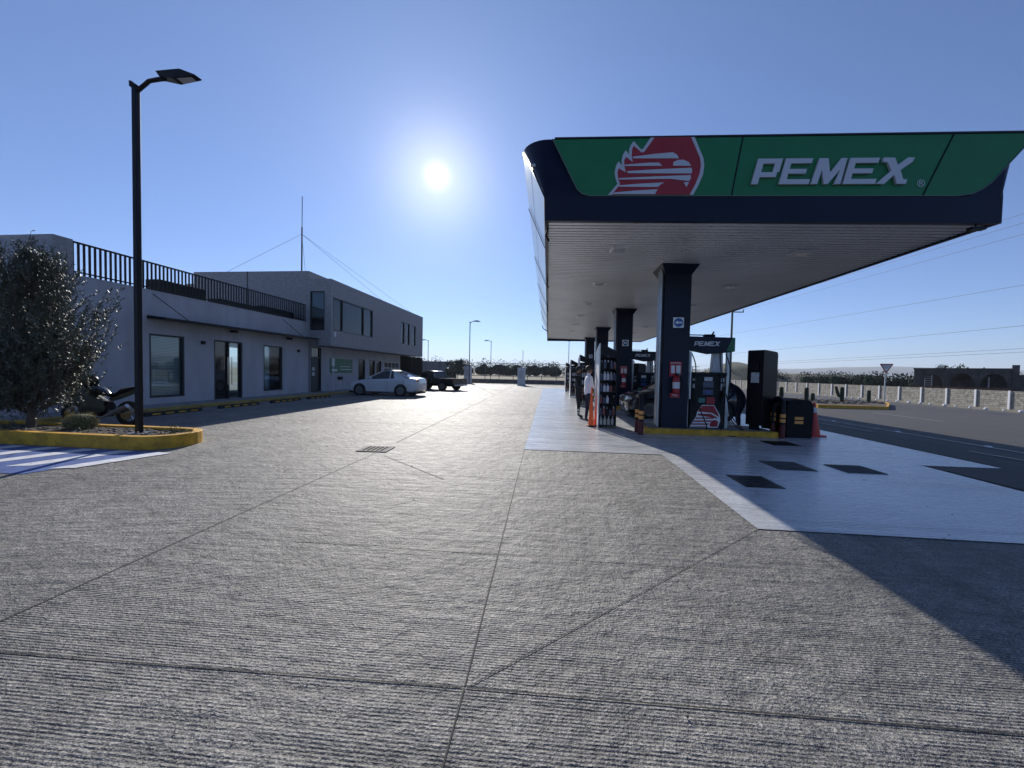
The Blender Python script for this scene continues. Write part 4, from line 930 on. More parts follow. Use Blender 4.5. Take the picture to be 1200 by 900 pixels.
def barrel(x,y,z):
    e=empty('barrel_cactus',(x,y,z),0,'round straw-coloured barrel cactus in the planter left of the lamp post','cactus')
    rr=random.Random(2); mb=MB(); n=48
    prof=[(.02,-.02),(.16,.0),(.235,.09),(.245,.16),(.20,.25),(.11,.30),(.01,.315)]; vs=[];fs=[]
    for r,zz in prof:
        for k in range(n): a=2*math.pi*k/n; q=r*(1+.07*math.cos(a*24)); vs.append((q*math.cos(a),q*math.sin(a)*.9,zz))
    for i in range(len(prof)-1):
        for k in range(n): fs.append((i*n+k,i*n+(k+1)%n,(i+1)*n+(k+1)%n,(i+1)*n+k))
    mb.add(vs,fs); mb.build('body',mat('cactus_green',(.07,.08,.03),.7),e,smooth=True)
    mb=MB()
    for _ in range(900):
        a=rr.uniform(0,6.28); t_=rr.uniform(.05,1); r=.245*math.sin(math.pi*(.25+.6*t_))**.8; q=Vector((r*math.cos(a),r*math.sin(a)*.9,.31*t_)); d=(q-Vector((0,0,.1))).normalized()+Vector((rr.gauss(0,.4),rr.gauss(0,.4),rr.gauss(0,.4))); b_=d.orthogonal().normalized()*.003
        mb.add([q-b_,q+b_,q+d*.055],[(0,1,2)])
    mb.build('spines',mat('straw_spines',(.42,.33,.16),.6),e)
barrel(-9.35,6.62,.18)
def weed(x,y,z,n,h,lab,m_=None):
    rr=random.Random(int(x*100)); mb=MB()
    for _ in range(n):
        a=rr.uniform(0,6.28); q=Vector((rr.gauss(0,.05),rr.gauss(0,.05),0)); t_=q+Vector((math.cos(a)*h*.5*rr.random(),math.sin(a)*h*.5*rr.random(),h*rr.uniform(.5,1.1))); b_=Vector((-math.sin(a),math.cos(a),0))*.006
        mb.add([q-b_,q+b_,t_],[(0,1,2)])
        for j in range(5): c=q.lerp(t_,rr.uniform(.3,1)); leaf_mesh(mb,c,(.015,.015,.015),1,.035,rr,mi=0)
    o=mb.build('weed',m_ or mat('weed_green',(.10,.13,.05),.6)); o.location=(x,y,z); tag(o,lab,'weed')
weed(-7.3,6.55,.18,22,.2,'small green weed growing right of the lamp post base')
weed(-6.98,6.6,.18,16,.14,'low green weed at the rounded end of the planter')
weed(-10.9,6.4,.18,16,.22,'sparse dry weed under the olive tree')
weed(-8.75,6.25,.18,12,.12,'tiny weed at the planter kerb beside the barrel cactus')

# =====================================================================
# MOTORCYCLE
# =====================================================================
def motorcycle(x,y,rz):
    e=empty('motorcycle',(x,y,0),rz,'dark sports motorcycle with greenish white fairing parked behind the planter','motorcycle')
    # local: faces -X ; wheels at x=-.70 and +.70
    M_fair=mat('fairing_paint',(.075,.09,.08),.3,coat=.5)
    for wx,wr in ((-.70,.30),(.70,.31)):
        mb=MB(); P=[(wx+ (wr-.055)*math.cos(a*math.pi/14),0,wr+(wr-.055)*math.sin(a*math.pi/14)) for a in range(28)]; vs=[];fs=[]
        for i,a in enumerate(range(28)):
            th=a*math.pi/14
            for k in range(8):
                ph=2*math.pi*k/8; rr_=wr-.06+.06*math.cos(ph); vs.append((wx+rr_*math.cos(th),.065*math.sin(ph),wr+rr_*math.sin(th)))
        for i in range(28):
            for k in range(8): fs.append((i*8+k,((i+1)%28)*8+k,((i+1)%28)*8+(k+1)%8,i*8+(k+1)%8))
        mb.add(vs,fs); w=mb.build('wheel',M_rub,e,smooth=True)
        mb=MB()
        for k in range(5):
            a=2*math.pi*k/5+.3; mb.tube([(wx,0,wr),(wx+(wr-.1)*math.cos(a),0,wr+(wr-.1)*math.sin(a))],.016,6)
        mb.cyl((wx,-.07,wr),(wx,.07,wr),.04); mb.build('rim',M_rim,w)
        mb=MB(); mb.lathe([(.06,0),(.14,0),(.14,.006),(.06,.006)],24,(wx,-.085,wr),axis='Y'); mb.build('brake_disc',M_chrome,w)
    mb=MB()
    for s in (-1,1): mb.tube([(-.70,.085*s,.30),(-.46,.085*s,.86)],[.028,.024],8)
    mb.build('front_fork',M_sil2,e,smooth=True)
    mb=MB(); mb.prism([(-.98,.50),(-.86,.62),(-.66,.66),(-.50,.60),(-.60,.60),(-.84,.56)],-.06,.06); mb.build('front_mudguard',M_fair,e,tri=True)
    def loft(secs,name,m_,sub=1):  # secs: (x, z0, z1, halfwidth)
        mb=MB(); vs=[];fs=[];n=10
        for (x_,z0,z1,hw) in secs:
            for k in range(n): a=2*math.pi*k/n; vs.append((x_,hw*math.cos(a),(z0+z1)/2+(z1-z0)/2*math.sin(a)))
        for i in range(len(secs)-1):
            for k in range(n): fs.append((i*n+k,i*n+(k+1)%n,(i+1)*n+(k+1)%n,(i+1)*n+k))
        fs+=[tuple(range(n)),tuple((len(secs)-1)*n+k for k in range(n))]; mb.add(vs,fs); return mb.build(name,m_,e,smooth=True)
    loft([(-.86,.68,.72,.03),(-.78,.62,.84,.13),(-.62,.52,.95,.2),(-.42,.36,.96,.24),(-.2,.28,.80,.25),(.05,.26,.66,.22),(.22,.34,.52,.14)],'fairing',M_fair)
    loft([(-.74,.82,.88,.06),(-.62,.88,1.04,.12),(-.48,.93,1.10,.12),(-.44,.93,1.06,.10)],'windscreen',M_glass)
    loft([(-.38,.78,.90,.06),(-.28,.76,1.0,.15),(-.08,.74,1.01,.17),(.10,.72,.90,.13),(.2,.70,.80,.08)],'fuel_tank',M_card)
    loft([(.12,.72,.78,.10),(.3,.70,.80,.15),(.48,.72,.83,.13),(.56,.78,.92,.11),(.8,.86,.96,.09),(1.0,.94,1.0,.04)],'seat',M_blackm)
    loft([(.3,.60,.72,.09),(.55,.68,.80,.10),(.85,.80,.90,.08),(1.02,.90,.96,.04)],'tail_fairing',M_fair)
    loft([(-.3,.25,.6,.12),(0,.2,.62,.16),(.25,.22,.6,.12)],'engine',M_blackm)
    mb=MB(); mb.tube([(.15,-.05,.38),(.45,-.05,.35),(.70,-.05,.31)],.03,8); mb.tube([(.15,.06,.38),(.7,.06,.31)],.03,8); mb.build('swing_arm',M_sil2,e)
    mb=MB(); mb.tube([(-.1,-.15,.25),(.2,-.16,.22),(.45,-.17,.34),(.85,-.18,.52)],[.025,.028,.05,.05],10); mb.build('exhaust',M_sil2,e,smooth=True)
    mb=MB(); mb.tube([(-.42,-.33,.93),(-.46,-.1,.96),(-.46,.1,.96),(-.42,.33,.93)],.016,8); mb.build('handlebar',M_blackm,e)
    for s in (-1,1):
        mb=MB(); mb.tube([(-.55,.14*s,1.02),(-.52,.28*s,1.14)],.009,6); mb.sphere((-.52,.32*s,1.15),.06,10,6,(.5,1,.6)); mb.build('mirror',M_blackm,e,smooth=True)
    mb=MB(); mb.box(.92,1.04,-.03,.03,.86,.9); mb.build('tail_lamp',M_tail,e)
    mb=MB(); mb.tube([(.1,-.12,.22),(.16,-.28,.02)],.012,6); mb.build('side_stand',M_sil2,e)
    return e
motorcycle(-10.92,8.15,R(4))
h=empty('motorcycle_helmet',(-11.13,8.12,.98),0,'round black helmet resting on the motorcycle tank','helmet')
mb=MB(); mb.sphere((0,0,.1),.135,16,12,(1.05,.9,1.0)); mb.build('shell',M_black,h,smooth=True)
mb=MB(); mb.sphere((-.02,0,.10),.134,16,10,(1.02,.86,.42)); mb.build('visor',M_glass,h,smooth=True)

# =====================================================================
# CARS
# =====================================================================
def car(name,loc_,rz,lab,cat,paint,L=4.5,kind='sedan',group=None):
    e=empty(name,loc_,rz,lab,cat,group)
    # nose points to -X. profile stations: x, z_bottom, z_shoulder, half width
    h=L/2
    if kind=='sedan': st=[(-h,.32,.55,.52),(-h+.06,.22,.68,.70),(-h+.35,.18,.80,.83),(-h+.9,.17,.90,.87),(-h+1.35,.17,.95,.88),(0,.17,.98,.885),(h-1.3,.17,1.02,.88),(h-.75,.19,1.06,.86),(h-.28,.22,1.06,.82),(h-.06,.30,.98,.74),(h,.38,.80,.60)]; gh=[(-h+1.25,.96,.80),(-h+2.05,1.38,.60),(-h+2.5,1.45,.58),(h-1.55,1.42,.57),(h-.55,1.07,.70)]; axles=(-h+.85,h-.98)
    elif kind=='hatch': st=[(-h,.32,.60,.52),(-h+.06,.22,.74,.70),(-h+.3,.18,.86,.80),(-h+.8,.17,.95,.83),(-h+1.1,.17,.99,.84),(0,.17,1.02,.84),(h-.8,.17,1.04,.83),(h-.25,.2,1.04,.80),(h-.04,.3,1.0,.74),(h,.4,.8,.62)]; gh=[(-h+1.0,1.0,.76),(-h+1.7,1.42,.58),(-h+2.1,1.49,.57),(h-.6,1.45,.56),(h-.12,1.05,.70)]; axles=(-h+.75,h-.65)
    else: st=[(-h,.5,.7,.66),(-h+.05,.42,.95,.82),(-h+.4,.38,1.03,.88),(-h+1.2,.36,1.07,.9),(-h+1.5,.36,1.08,.9),(0,.36,1.06,.9),(.42,.36,1.06,.9)]; gh=[(-h+1.25,1.07,.80),(-h+1.75,1.55,.66),(-h+2.0,1.62,.64),(.30,1.60,.64),(.42,1.07,.80)]; axles=(-h+.85,h-1.0)
    n=12
    mb=MB(); vs=[];fs=[]
    for (x,zb,zs,w) in st:
        zm=(zb*.45+zs*.55)
        ring=[(-w*.80,zb),(-w*.97,zb+.09),(-w,zm),(-w*.985,zs-.10),(-w*.90,zs-.02),(-w*.45,zs+.018),(w*.45,zs+.018),(w*.90,zs-.02),(w*.985,zs-.10),(w,zm),(w*.97,zb+.09),(w*.80,zb)]
        vs+=[(x,y,z) for y,z in ring]
    for i in range(len(st)-1):
        for k in range(n): fs.append((i*n+k,i*n+(k+1)%n,(i+1)*n+(k+1)%n,(i+1)*n+k))
    fs+=[tuple(range(n)),tuple((len(st)-1)*n+k for k in range(n))]
    mb.add(vs,fs); body=mb.build('body',paint,e,smooth=True)
    # greenhouse: glass volume + painted roof and pillars
    def sec(x,z,w): return [(x,-w,z),(x,w,z)]
    G=gh; base=[(G[0][0],G[0][1]-.02),(G[-1][0],G[-1][1]-.02)]
    mb=MB()
    W_=.80 if kind!='pickup' else .82
    bx=[G[0][0],G[1][0]+.0,G[2][0],G[3][0],G[4][0]]
    top=[(G[i][0],G[i][1],G[i][2]) for i in range(5)]
    vs=[];
    zb=G[0][1]-.03
    for i,(x,z,w) in enumerate(top):
        vs+=[(x,-W_ ,zb if i not in(0,4) else z),(x,-w,z),(x,w,z),(x,W_,zb if i not in(0,4) else z)]
    fs=[]
    for i in range(4):
        for k in range(3): fs.append((i*4+k,(i+1)*4+k,(i+1)*4+k+1,i*4+k+1))
        fs.append((i*4+3,(i+1)*4+3,(i+1)*4,i*4))
    fs+=[(0,1,2,3),(16,17,18,19)]
    mb.add(vs,fs); mb.build('windows',M_glass,e)
    mb=MB(); x1,z1,w1=top[1];x2,z2,w2=top[2];x3,z3,w3=top[3]
    r=[(x1-.02,z1+.004,w1+.02),(x2,z2+.02,w2+.02),((x2+x3)/2,max(z2,z3)+.03,w2+.02),(x3+.03,z3+.012,w3+.02)]
    vs=[];fs=[]
    for x,z,w in r: vs+=[(x,-w,z-.05),(x,-w*.9,z),(x,w*.9,z),(x,w,z-.05)]
    for i in range(3):
        for k in range(3): fs.append((i*4+k,(i+1)*4+k,(i+1)*4+k+1,i*4+k+1))
    mb.add(vs,fs); o=mb.build('roof',paint,e,smooth=True); 
    mb=MB()
    for s in (-1,1):
        mb.tube([(top[0][0]-.02,s*(W_-.01),zb+.03),(x1,s*(w1+.01),z1-.01)],.034,6); mb.tube([(top[4][0]+.02,s*(W_-.04),top[4][1]),(x3,s*(w3+.01),z3-.01)],.05,6)
        xm=(x2+x3)/2; mb.tube([(xm,s*(W_+.0),zb),(xm,s*(w2+.015),z2-.03)],.03,6)
        if kind=='sedan': mb.add([(h-1.35,s*(W_+.012),zb),(h-.6,s*(W_-.03),zb+.1),(x3+.05,s*(w3+.03),z3-.06),(x3-.02,s*(w3+.03),z3-.1)],[(0,1,2,3)])
    mb.build('pillars',paint,e,smooth=True)
    wr=.32 if kind!='pickup' else .37; hw=.88 if kind=='sedan' else (.84 if kind=='hatch' else .9)
    for ax in axles:
        for s in (-1,1):
            mb=MB(); mb.lathe([(.0,0),(wr+.055,0)],24,(ax,s*(hw-.0+.004),wr),axis='Y'); mb.build('wheel_arch',M_blackm,e)
            y0=s*(hw-.17); 
            mb=MB(); mb.lathe([(wr*.66,.0),(wr*.95,.0),(wr,.03),(wr,.17),(wr*.95,.205),(wr*.66,.205)],28,(ax,y0 if s>0 else y0-.205,wr),axis='Y'); w=mb.build('wheel',M_rub,e,smooth=True)
            mb=MB(); yo=s*(hw+.025)
            mb.lathe([(wr*.60,-.012),(wr*.68,-.012),(wr*.68,.012),(wr*.60,.012),(wr*.60,-.012)],24,(ax,yo,wr),axis='Y')
            for k in range(5):
                a=2*math.pi*k/5+.3; c_,s__=math.cos(a),math.sin(a); mb.hexa([(ax+c_*.03-s__*.045,yo-.008,wr+s__*.03+c_*.045),(ax+c_*.03+s__*.045,yo-.008,wr+s__*.03-c_*.045),(ax+c_*wr*.63+s__*.028,yo-.008,wr+s__*wr*.63-c_*.028),(ax+c_*wr*.63-s__*.028,yo-.008,wr+s__*wr*.63+c_*.028)],[(ax+c_*.03-s__*.045,yo+.008,wr+s__*.03+c_*.045),(ax+c_*.03+s__*.045,yo+.008,wr+s__*.03-c_*.045),(ax+c_*wr*.63+s__*.028,yo+.008,wr+s__*wr*.63-c_*.028),(ax+c_*wr*.63-s__*.028,yo+.008,wr+s__*wr*.63+c_*.028)])
            mb.cyl((ax,yo-.01,wr),(ax,yo+.012,wr),.06,n=12); mb.build('rim',M_rim,w)
            mb=MB(); mb.lathe([(.0,0),(wr*.64,0)],20,(ax,yo-s*.016,wr),axis='Y'); mb.build('brake_disc',M_blackm,w)
    zs=st[1][2]
    for s in (-1,1):
        mb=MB(); mb.sphere((-h+.16,s*.60,zs-.06),.13,12,8,(1,1.15,.55)); mb.build('headlight',M_lens,e,smooth=True)
        if kind!='pickup':
            mb=MB(); mb.sphere((h-.10,s*.64,.90),.12,12,8,(.9,1.1,.6)); mb.build('tail_light',M_tail,e,smooth=True)
        xm=top[0][0]+.30; mb=MB(); mb.sphere((xm,s*(W_+.13),zb+.07),.10,10,8,(.6,.9,.62)); mb.build('mirror',paint,e,smooth=True)
        for xh in ((x2+x3)/2-.28,(x2+x3)/2+.68):
            if kind=='pickup' and xh>.2: continue
            mb=MB(); mb.box(xh-.09,xh+.09,s*(hw-.005)-.012,s*(hw-.005)+.012,st[4][2]-.16,st[4][2]-.13); mb.build('door_handle',M_blackm if kind!='sedan' else paint,e)
            mb=MB(); xs=xh+.16; mb.box(xs-.005,xs+.005,s*(hw+.0)-.004,s*(hw+.0)+.004,.28,st[4][2]-.08); mb.build('door_gap',M_blackm,e)
    mb=MB(); mb.box(-h-.012,-h+.03,-.40,.40,.36,.50); mb.build('grille',M_blackm,e)
    mb=MB(); mb.box(-h-.018,-h-.01,-.17,.17,.42,.53); mb.build('number_plate',M_lab,e)
    mb=MB(); mb.box(-h+.1,h-.1 if kind!='pickup' else h-.2,-.7,.7,.14 if kind!='pickup' else .34,.24 if kind!='pickup' else .46); mb.build('underbody',M_blackm,e)
    if kind=='pickup':
        mb=MB(); z0,z1=.52,1.02
        mb.box(.44,h,-.89,-.82,z0,z1); mb.box(.44,h,.82,.89,z0,z1); mb.box(.44,.50,-.82,.82,z0,z1); mb.box(.44,h-.06,-.82,.82,z0,z0+.06); mb.build('cargo_bed',paint,e,bevel=.02)
        mb=MB(); mb.box(h-.055,h,-.81,.81,z0+.02,z1+.01); mb.build('tailgate',paint,e)
        mb=MB(); mb.box(h+.0,h+.14,-.8,.8,.40,.52); mb.build('rear_bumper',M_sil2,e,bevel=.02)
        for s in (-1,1): mb=MB(); mb.box(h-.03,h+.012,s*.87-.03,s*.87+.03,.70,.92); mb.build('tail_light',M_tail,e)
        mb=MB(); mb.box(.35,h-.2,-.5,.5,.36,.51); mb.build('chassis',M_blackm,e)
    return e
car('parked_car',(-9.75,21.7,0),R(-2),'white four-door sedan parked nose to the office building','car',M_carw,4.3)
car('pickup_truck',(-9.35,29.6,0),R(-22),'dark pickup truck with open bed parked behind the white sedan','truck',M_carg,4.7,'pickup').scale=(1,1,.9)
car('parked_car',(4.35,14.3,0),R(2),'dark hatchback stopped at the pumps between the two nearest columns','car',M_card,3.8,'hatch')

# =====================================================================
# PEOPLE
# =====================================================================
def skin_mesh(verts,edges,rad,sub=1):
    me=bpy.data.meshes.new('tmp'); me.from_pydata(verts,edges,[]); o=bpy.data.objects.new('tmp',me); COL.objects.link(o)
    md=o.modifiers.new('skin','SKIN'); 
    for i,sv in enumerate(me.skin_vertices[0].data): sv.radius=rad[i] if isinstance(rad[i],tuple) else (rad[i],rad[i]); sv.use_root=(i==0)
    md.branch_smoothing=.4
    s=o.modifiers.new('s','SUBSURF'); s.levels=sub; s.render_levels=sub
    dg=bpy.context.evaluated_depsgraph_get(); dg.update(); m2=bpy.data.meshes.new_from_object(o.evaluated_get(dg))
    out=([tuple(v.co) for v in m2.vertices],[tuple(q.vertices) for q in m2.polygons]); bpy.data.objects.remove(o); bpy.data.meshes.remove(me); return out
def person(loc_,rz,lab,J,top,bottom,skinm,hair,cap=None,ex=()):
    e=empty('person',loc_,rz,lab,'person')
    names=[k for k in J if k!='face']; 
    E_=[('pelvis','waist'),('waist','chest'),('chest','neck0'),('neck0','neck'),('neck','head'),('head','crown'),
        ('chest','shl'),('shl','ell'),('ell','wrl'),('chest','shr'),('shr','elr'),('elr','wrr'),
        ('pelvis','hipl'),('hipl','knl'),('knl','anl'),('anl','tol'),('pelvis','hipr'),('hipr','knr'),('knr','anr'),('anr','tor')]
    rad=dict(pelvis=(.15,.11),waist=(.145,.105),chest=(.165,.11),neck0=(.085,.075),neck=.055,head=(.078,.09),crown=(.062,.075),shl=.065,shr=.065,ell=.045,elr=.045,wrl=.03,wrr=.03,hipl=.095,hipr=.095,knl=.062,knr=.062,anl=.045,anr=.045,tol=.036,tor=.036)
    order=['pelvis']+[n for n in names if n!='pelvis']
    V=[J[n] for n in order]; ED=[(order.index(a),order.index(b)) for a,b in E_]
    v,f=skin_mesh(V,ED,[rad[n] for n in order],1)
    zones={('pelvis','waist'):0,('waist','chest'):0,('chest','neck0'):0,('neck0','neck'):2,('neck','head'):2,('head','crown'):2,('chest','shl'):0,('shl','ell'):0,('ell','wrl'):0,('chest','shr'):0,('shr','elr'):0,('elr','wrr'):0,('pelvis','hipl'):1,('hipl','knl'):1,('knl','anl'):1,('anl','tol'):3,('pelvis','hipr'):1,('hipr','knr'):1,('knr','anr'):1,('anr','tor'):3}
    def near(c):
        best=9;bz=0
        for (a,b),z in zones.items():
            A=Vector(J[a]);B=Vector(J[b]); d=B-A; t_=max(0,min(1,(c-A).dot(d)/d.length_squared)); q=(c-(A+d*t_)).length/(1.6 if z==0 else 1)
            if z==2 and a=='neck0': q*=1.3
            if q<best: best=q;bz=z
        return bz
    mb=MB(); mb.v=list(v)
    for q in f:
        c=sum((Vector(v[i]) for i in q),Vector())/len(q); mb.f.append(q); mb.mi.append(near(c))
    # hands: palm + five fingers skinned chains
    for side in ('l','r'):
        w=Vector(J['wr'+side]); el=Vector(J['el'+side]); d=(w-el).normalized(); sd=Vector((0,1,0)) if abs(d.y)<.8 else Vector((1,0,0)); sd=(sd-d*sd.dot(d)).normalized(); nrm_=d.cross(sd)
        vs=[w-d*.02,w+d*.045,w+d*.085]; ed=[(0,1),(1,2)]; rd=[.026,(.034,.02),(.034,.018)]
        hv,hf=skin_mesh([tuple(q) for q in vs],ed,rd,1); n0=len(mb.v); mb.v+=hv; mb.f+=[tuple(n0+i for i in q) for q in hf]; mb.mi+=[2]*len(hf)
        for k in range(5):
            off=(-.03+.02*k); 
            if k<4: a=w+d*.08+sd*off; L_=(.06,.075,.07,.052)[k]; pts=[a,a+d*L_*.5+nrm_*.006,a+d*L_+nrm_*.024]; r=.0085
            else: a=w+d*.03+sd*-.03; pts=[a,a+d*.03-sd*.022,a+d*.062-sd*.026+nrm_*.012]; r=.010
            hv,hf=skin_mesh([tuple(q) for q in pts],[(0,1),(1,2)],[r,r*.95,r*.8],1); n0=len(mb.v); mb.v+=hv; mb.f+=[tuple(n0+i for i in q) for q in hf]; mb.mi+=[2]*len(hf)
    # face: nose, ears
    hd=Vector(J['head']); up=(Vector(J['crown'])-Vector(J['neck'])).normalized(); fw=Vector(J['face']).normalized() if 'face' in J else Vector((0,-1,0))
    sd=up.cross(fw).normalized()
    for q,r,sc in ((hd+fw*.105-up*.0,.016,(1,1,1.3)),(hd+sd*.082,.022,(.6,.8,1.3)),(hd-sd*.082,.022,(.6,.8,1.3)),(hd+fw*.085-up*.055,.02,(1,1,.4))): mb.sphere(tuple(q),r,8,6,sc,mi=2)
    for s_ in (-1,1): mb.sphere(tuple(hd+fw*.092+sd*.033*s_+up*.02),.011,6,4,mi=3)
    b_=mb.build('body',[top,bottom,skinm,M_shoe],e,smooth=True)
    mb=MB()
    n=14
    c=hd+up*.035-fw*.018; mb.sphere((0,0,0),.108,16,10,(.86,1.02,.98))
    q=Matrix.Identity(3); q.col[0]=sd; q.col[1]=-fw; q.col[2]=up
    mb.v=[tuple(q@Vector(p_)+c) for p_ in mb.v]
    keep=[i for i,fc in enumerate(mb.f) if not ((sum((Vector(mb.v[k]) for k in fc),Vector())/len(fc)-c).dot(fw)>.03 and (sum((Vector(mb.v[k]) for k in fc),Vector())/len(fc)-c).dot(up)<.045) and (sum((Vector(mb.v[k]) for k in fc),Vector())/len(fc)-c).dot(up)>-.07]
    mb.f=[mb.f[i] for i in keep]; mb.mi=[0]*len(mb.f)
    mb.build('hair' if not cap else 'cap',hair if not cap else cap,e,smooth=True)
    if cap:
        mb=MB(); mb.sphere((0,0,0),.085,12,6,(1,1,.12)); cc=hd+up*.07+fw*.10; mb.v=[tuple(q@Vector(p_)+cc) for p_ in mb.v]; mb.build('cap_peak',cap,e,smooth=True)
    for (a,b,t0,t1,r) in ex:
        A=Vector(J[a]);B=Vector(J[b]); mb=MB(); mb.cyl(tuple(A.lerp(B,t0)),tuple(A.lerp(B,t1)),r,n=12); mb.build('reflective_band',M_refl,e,smooth=True)
    return e
# standing pose facing +X (towards the rack)
def stand(fwd=(1,0,0),bend=0):
    F=Vector(fwd); Sd=Vector((0,1,0))
    f=lambda a,b,c:(a,b,c)
    return dict(pelvis=f(0,0,.94),waist=f(.0,0,1.08),chest=f(0,0,1.32),neck0=f(-.005,0,1.44),neck=f(0,0,1.50),head=f(.02,0,1.60),crown=f(.015,0,1.66),
      shl=f(0,.18,1.40),ell=f(.03,.22,1.12),wrl=f(.18,.20,.98),shr=f(0,-.18,1.40),elr=f(.04,-.22,1.12),wrr=f(.2,-.19,1.0),
      hipl=f(0,.095,.86),knl=f(.02,.10,.48),anl=f(-.02,.10,.09),tol=f(.14,.11,.035),hipr=f(0,-.095,.86),knr=f(.05,-.10,.48),anr=f(.06,-.10,.09),tor=f(.22,-.11,.035),face=(1,0,-.1))
person((1.02,11.75,.008),R(15),'person in white long-sleeved shirt and dark trousers standing at the nearest oil rack',stand(),M_shirt,M_pant,M_skin,M_hair)
J=stand(); J['ell']=(.02,.24,1.10); J['wrl']=(.10,.22,.90)
person((.80,13.1,.008),R(-20),'person in dark uniform with pale ankle bands standing just beyond the one in white',J,M_unif,M_unif,M_skin,M_hair,M_unif,[('knl','anl',.45,.62,.062),('knr','anr',.45,.62,.062),('knl','anl',.72,.84,.058),('knr','anr',.72,.84,.058)])
Jb=dict(pelvis=(.10,0,.90),waist=(.03,0,1.02),chest=(-.16,0,1.20),neck0=(-.25,0,1.26),neck=(-.30,0,1.29),head=(-.38,0,1.34),crown=(-.43,0,1.37),
  shl=(-.19,.18,1.22),ell=(-.30,.2,.98),wrl=(-.46,.15,.86),shr=(-.19,-.18,1.22),elr=(-.28,-.2,.98),wrr=(-.42,-.16,.82),
  hipl=(.09,.095,.82),knl=(-.02,.10,.46),anl=(.05,.10,.09),tol=(-.11,.11,.035),hipr=(.09,-.095,.82),knr=(-.06,-.10,.46),anr=(-.03,-.10,.09),tor=(-.19,-.11,.035),face=(-.75,0,-.65))
person((5.15,11.35,.008),0,'person in navy uniform bending forward behind the nearest pump',Jb,MATS['navy_trousers'],M_pant,M_skin,M_hair,M_pant)

# =====================================================================
# FAR END: fence, kiosks, tree, poles
# =====================================================================
M_fence=mat('fence_grey',(.07,.075,.08),.5)
f=empty('boundary_fence',(-4,49,0),0,'long wire fence with diagonal braces closing the far end of the forecourt','fence')
mb=MB(); x=-12.6; k=0
while x<17.5:
    mb2=MB(); mb2.box(x-.035+4,x+.035+4,-.035,.035,0,2.62); mb2.build('fence_post',M_fence,f)
    if k%2==0 and x<15:
        mb.tube([(x+4,.0,2.5),(x+4+1.55,.0,.95)],.022,5); mb.tube([(x+4+3.3,.0,2.5),(x+4+1.95,.0,.95)],.022,5)
    x+=1.83; k+=1
for z in (2.6,.95): mb.tube([(-8.6,0,z),(21.5,0,z)],.028,5)
mb.build('rails_and_braces',M_fence,f)
mb=MB()
for k in range(170): xx=-8.6+k*.177; mb.box(xx-.004,xx+.004,.03,.038,0,2.6)
for k in range(20): z=.1+k*.13; mb.box(-8.6,21.5,.03,.036,z-.003,z+.003)
mb.build('wire_mesh',M_fence,f)
mb=MB(); mb.box(-8.6,21.5,-.09,.09,0,.55); mb.build('plinth',mat('block_plinth',(.13,.125,.12),.9,var=.4,vscale=2),f)
f=empty('panel_fence',(-20,49,0),0,'solid grey metal panel fence between the two-storey building and the small tree','fence')
mb=MB()
for k in range(56): mb.box(-14+k*.38,-13.63+k*.38,-.02 if k%2 else .0,.03,0,2.72)
mb.build('panels',mat('panel_grey',(.16,.17,.19),.6,var=.15),f)
mb=MB()
for k in range(12): mb.box(-14+k*1.9,-13.93+k*1.9,-.08,-.02,0,2.76)
mb.build('posts',M_fence,f)
def kiosk(x,y,h,lab):
    e=empty('equipment_cabinet',(x,y,0),0,lab,'cabinet','pale equipment cabinets near the far fence')
    mb=MB(); mb.box(-.42,.42,-.35,.35,.12,h); mb.build('cabinet_body',M_dim,e,bevel=.02)
    mb=MB(); mb.box(-.22,.22,-.362,-.352,h*.45,h*.85); mb.build('front_panel',M_lab,e)
    mb=MB(); mb.box(-.46,.46,-.4,.4,0,.12); mb.box(-.47,.47,-.4,.4,h,h+.06); mb.build('plinth_and_cap',M_dim,e)
    mb=MB(); mb.cyl((.1,.36,.1),(.1,.36,4.0),.03,n=8); mb.build('mast',M_sil2,e)
kiosk(-3.7,43,1.95,'pale equipment cabinet with thin mast standing alone before the fence'); kiosk(-10.75,47,2.1,'pale equipment cabinet with thin mast half hidden behind the lamp post')
e=empty('utility_pole',(2.1,60,-.3),0,'thin distant pole rising behind the fence under the canopy edge','pole'); mb=MB(); mb.cyl((0,0,0),(0,0,7),.07,.05,8); mb.build('pole',M_sil2,e); mb=MB(); mb.box(-.3,.3,-.05,.05,6.7,6.8); mb.build('crossarm',M_sil2,e)
def tree(x,y,z,h,w,lab,seed,trunk=.18,dens=1.0,m_=None,group=None,leaf=.16):
    e=empty('tree',(x,y,z),0,lab,'tree',group); rr=random.Random(seed); tr=MB(); lf=MB()
    tr.tube([(0,0,0),(.05*w,0,h*trunk),(0,.03,h*.45),(.03*w,0,h*.85)],[h*.035,h*.028,h*.018,h*.006],7)
    for k in range(int(15*dens)):
        a=rr.uniform(0,6.28); zz=rr.uniform(trunk,.95); r=w/2*math.sin(math.pi*min(1,(zz-trunk)/(1-trunk)*.75+.2))**.8*rr.uniform(.45,1)
        c=Vector((math.cos(a)*r,math.sin(a)*r,h*zz)); tr.tube([(0,0,h*zz*.65),c*.6+Vector((0,0,h*zz*.3)),c],[h*.012,h*.008,h*.004],5)
        s=w*rr.uniform(.13,.22); leaf_mesh(lf,c,(s,s,s*.75),int(110),leaf,rr,asp=1.8)
    tr.build('trunk',M_bark,e); lf.build('crown',m_ or M_leafA,e); return e
tree(-12.3,46.2,0,3.5,2.6,'small leafy tree behind the pickup truck at the far fence',21,leaf=.2)
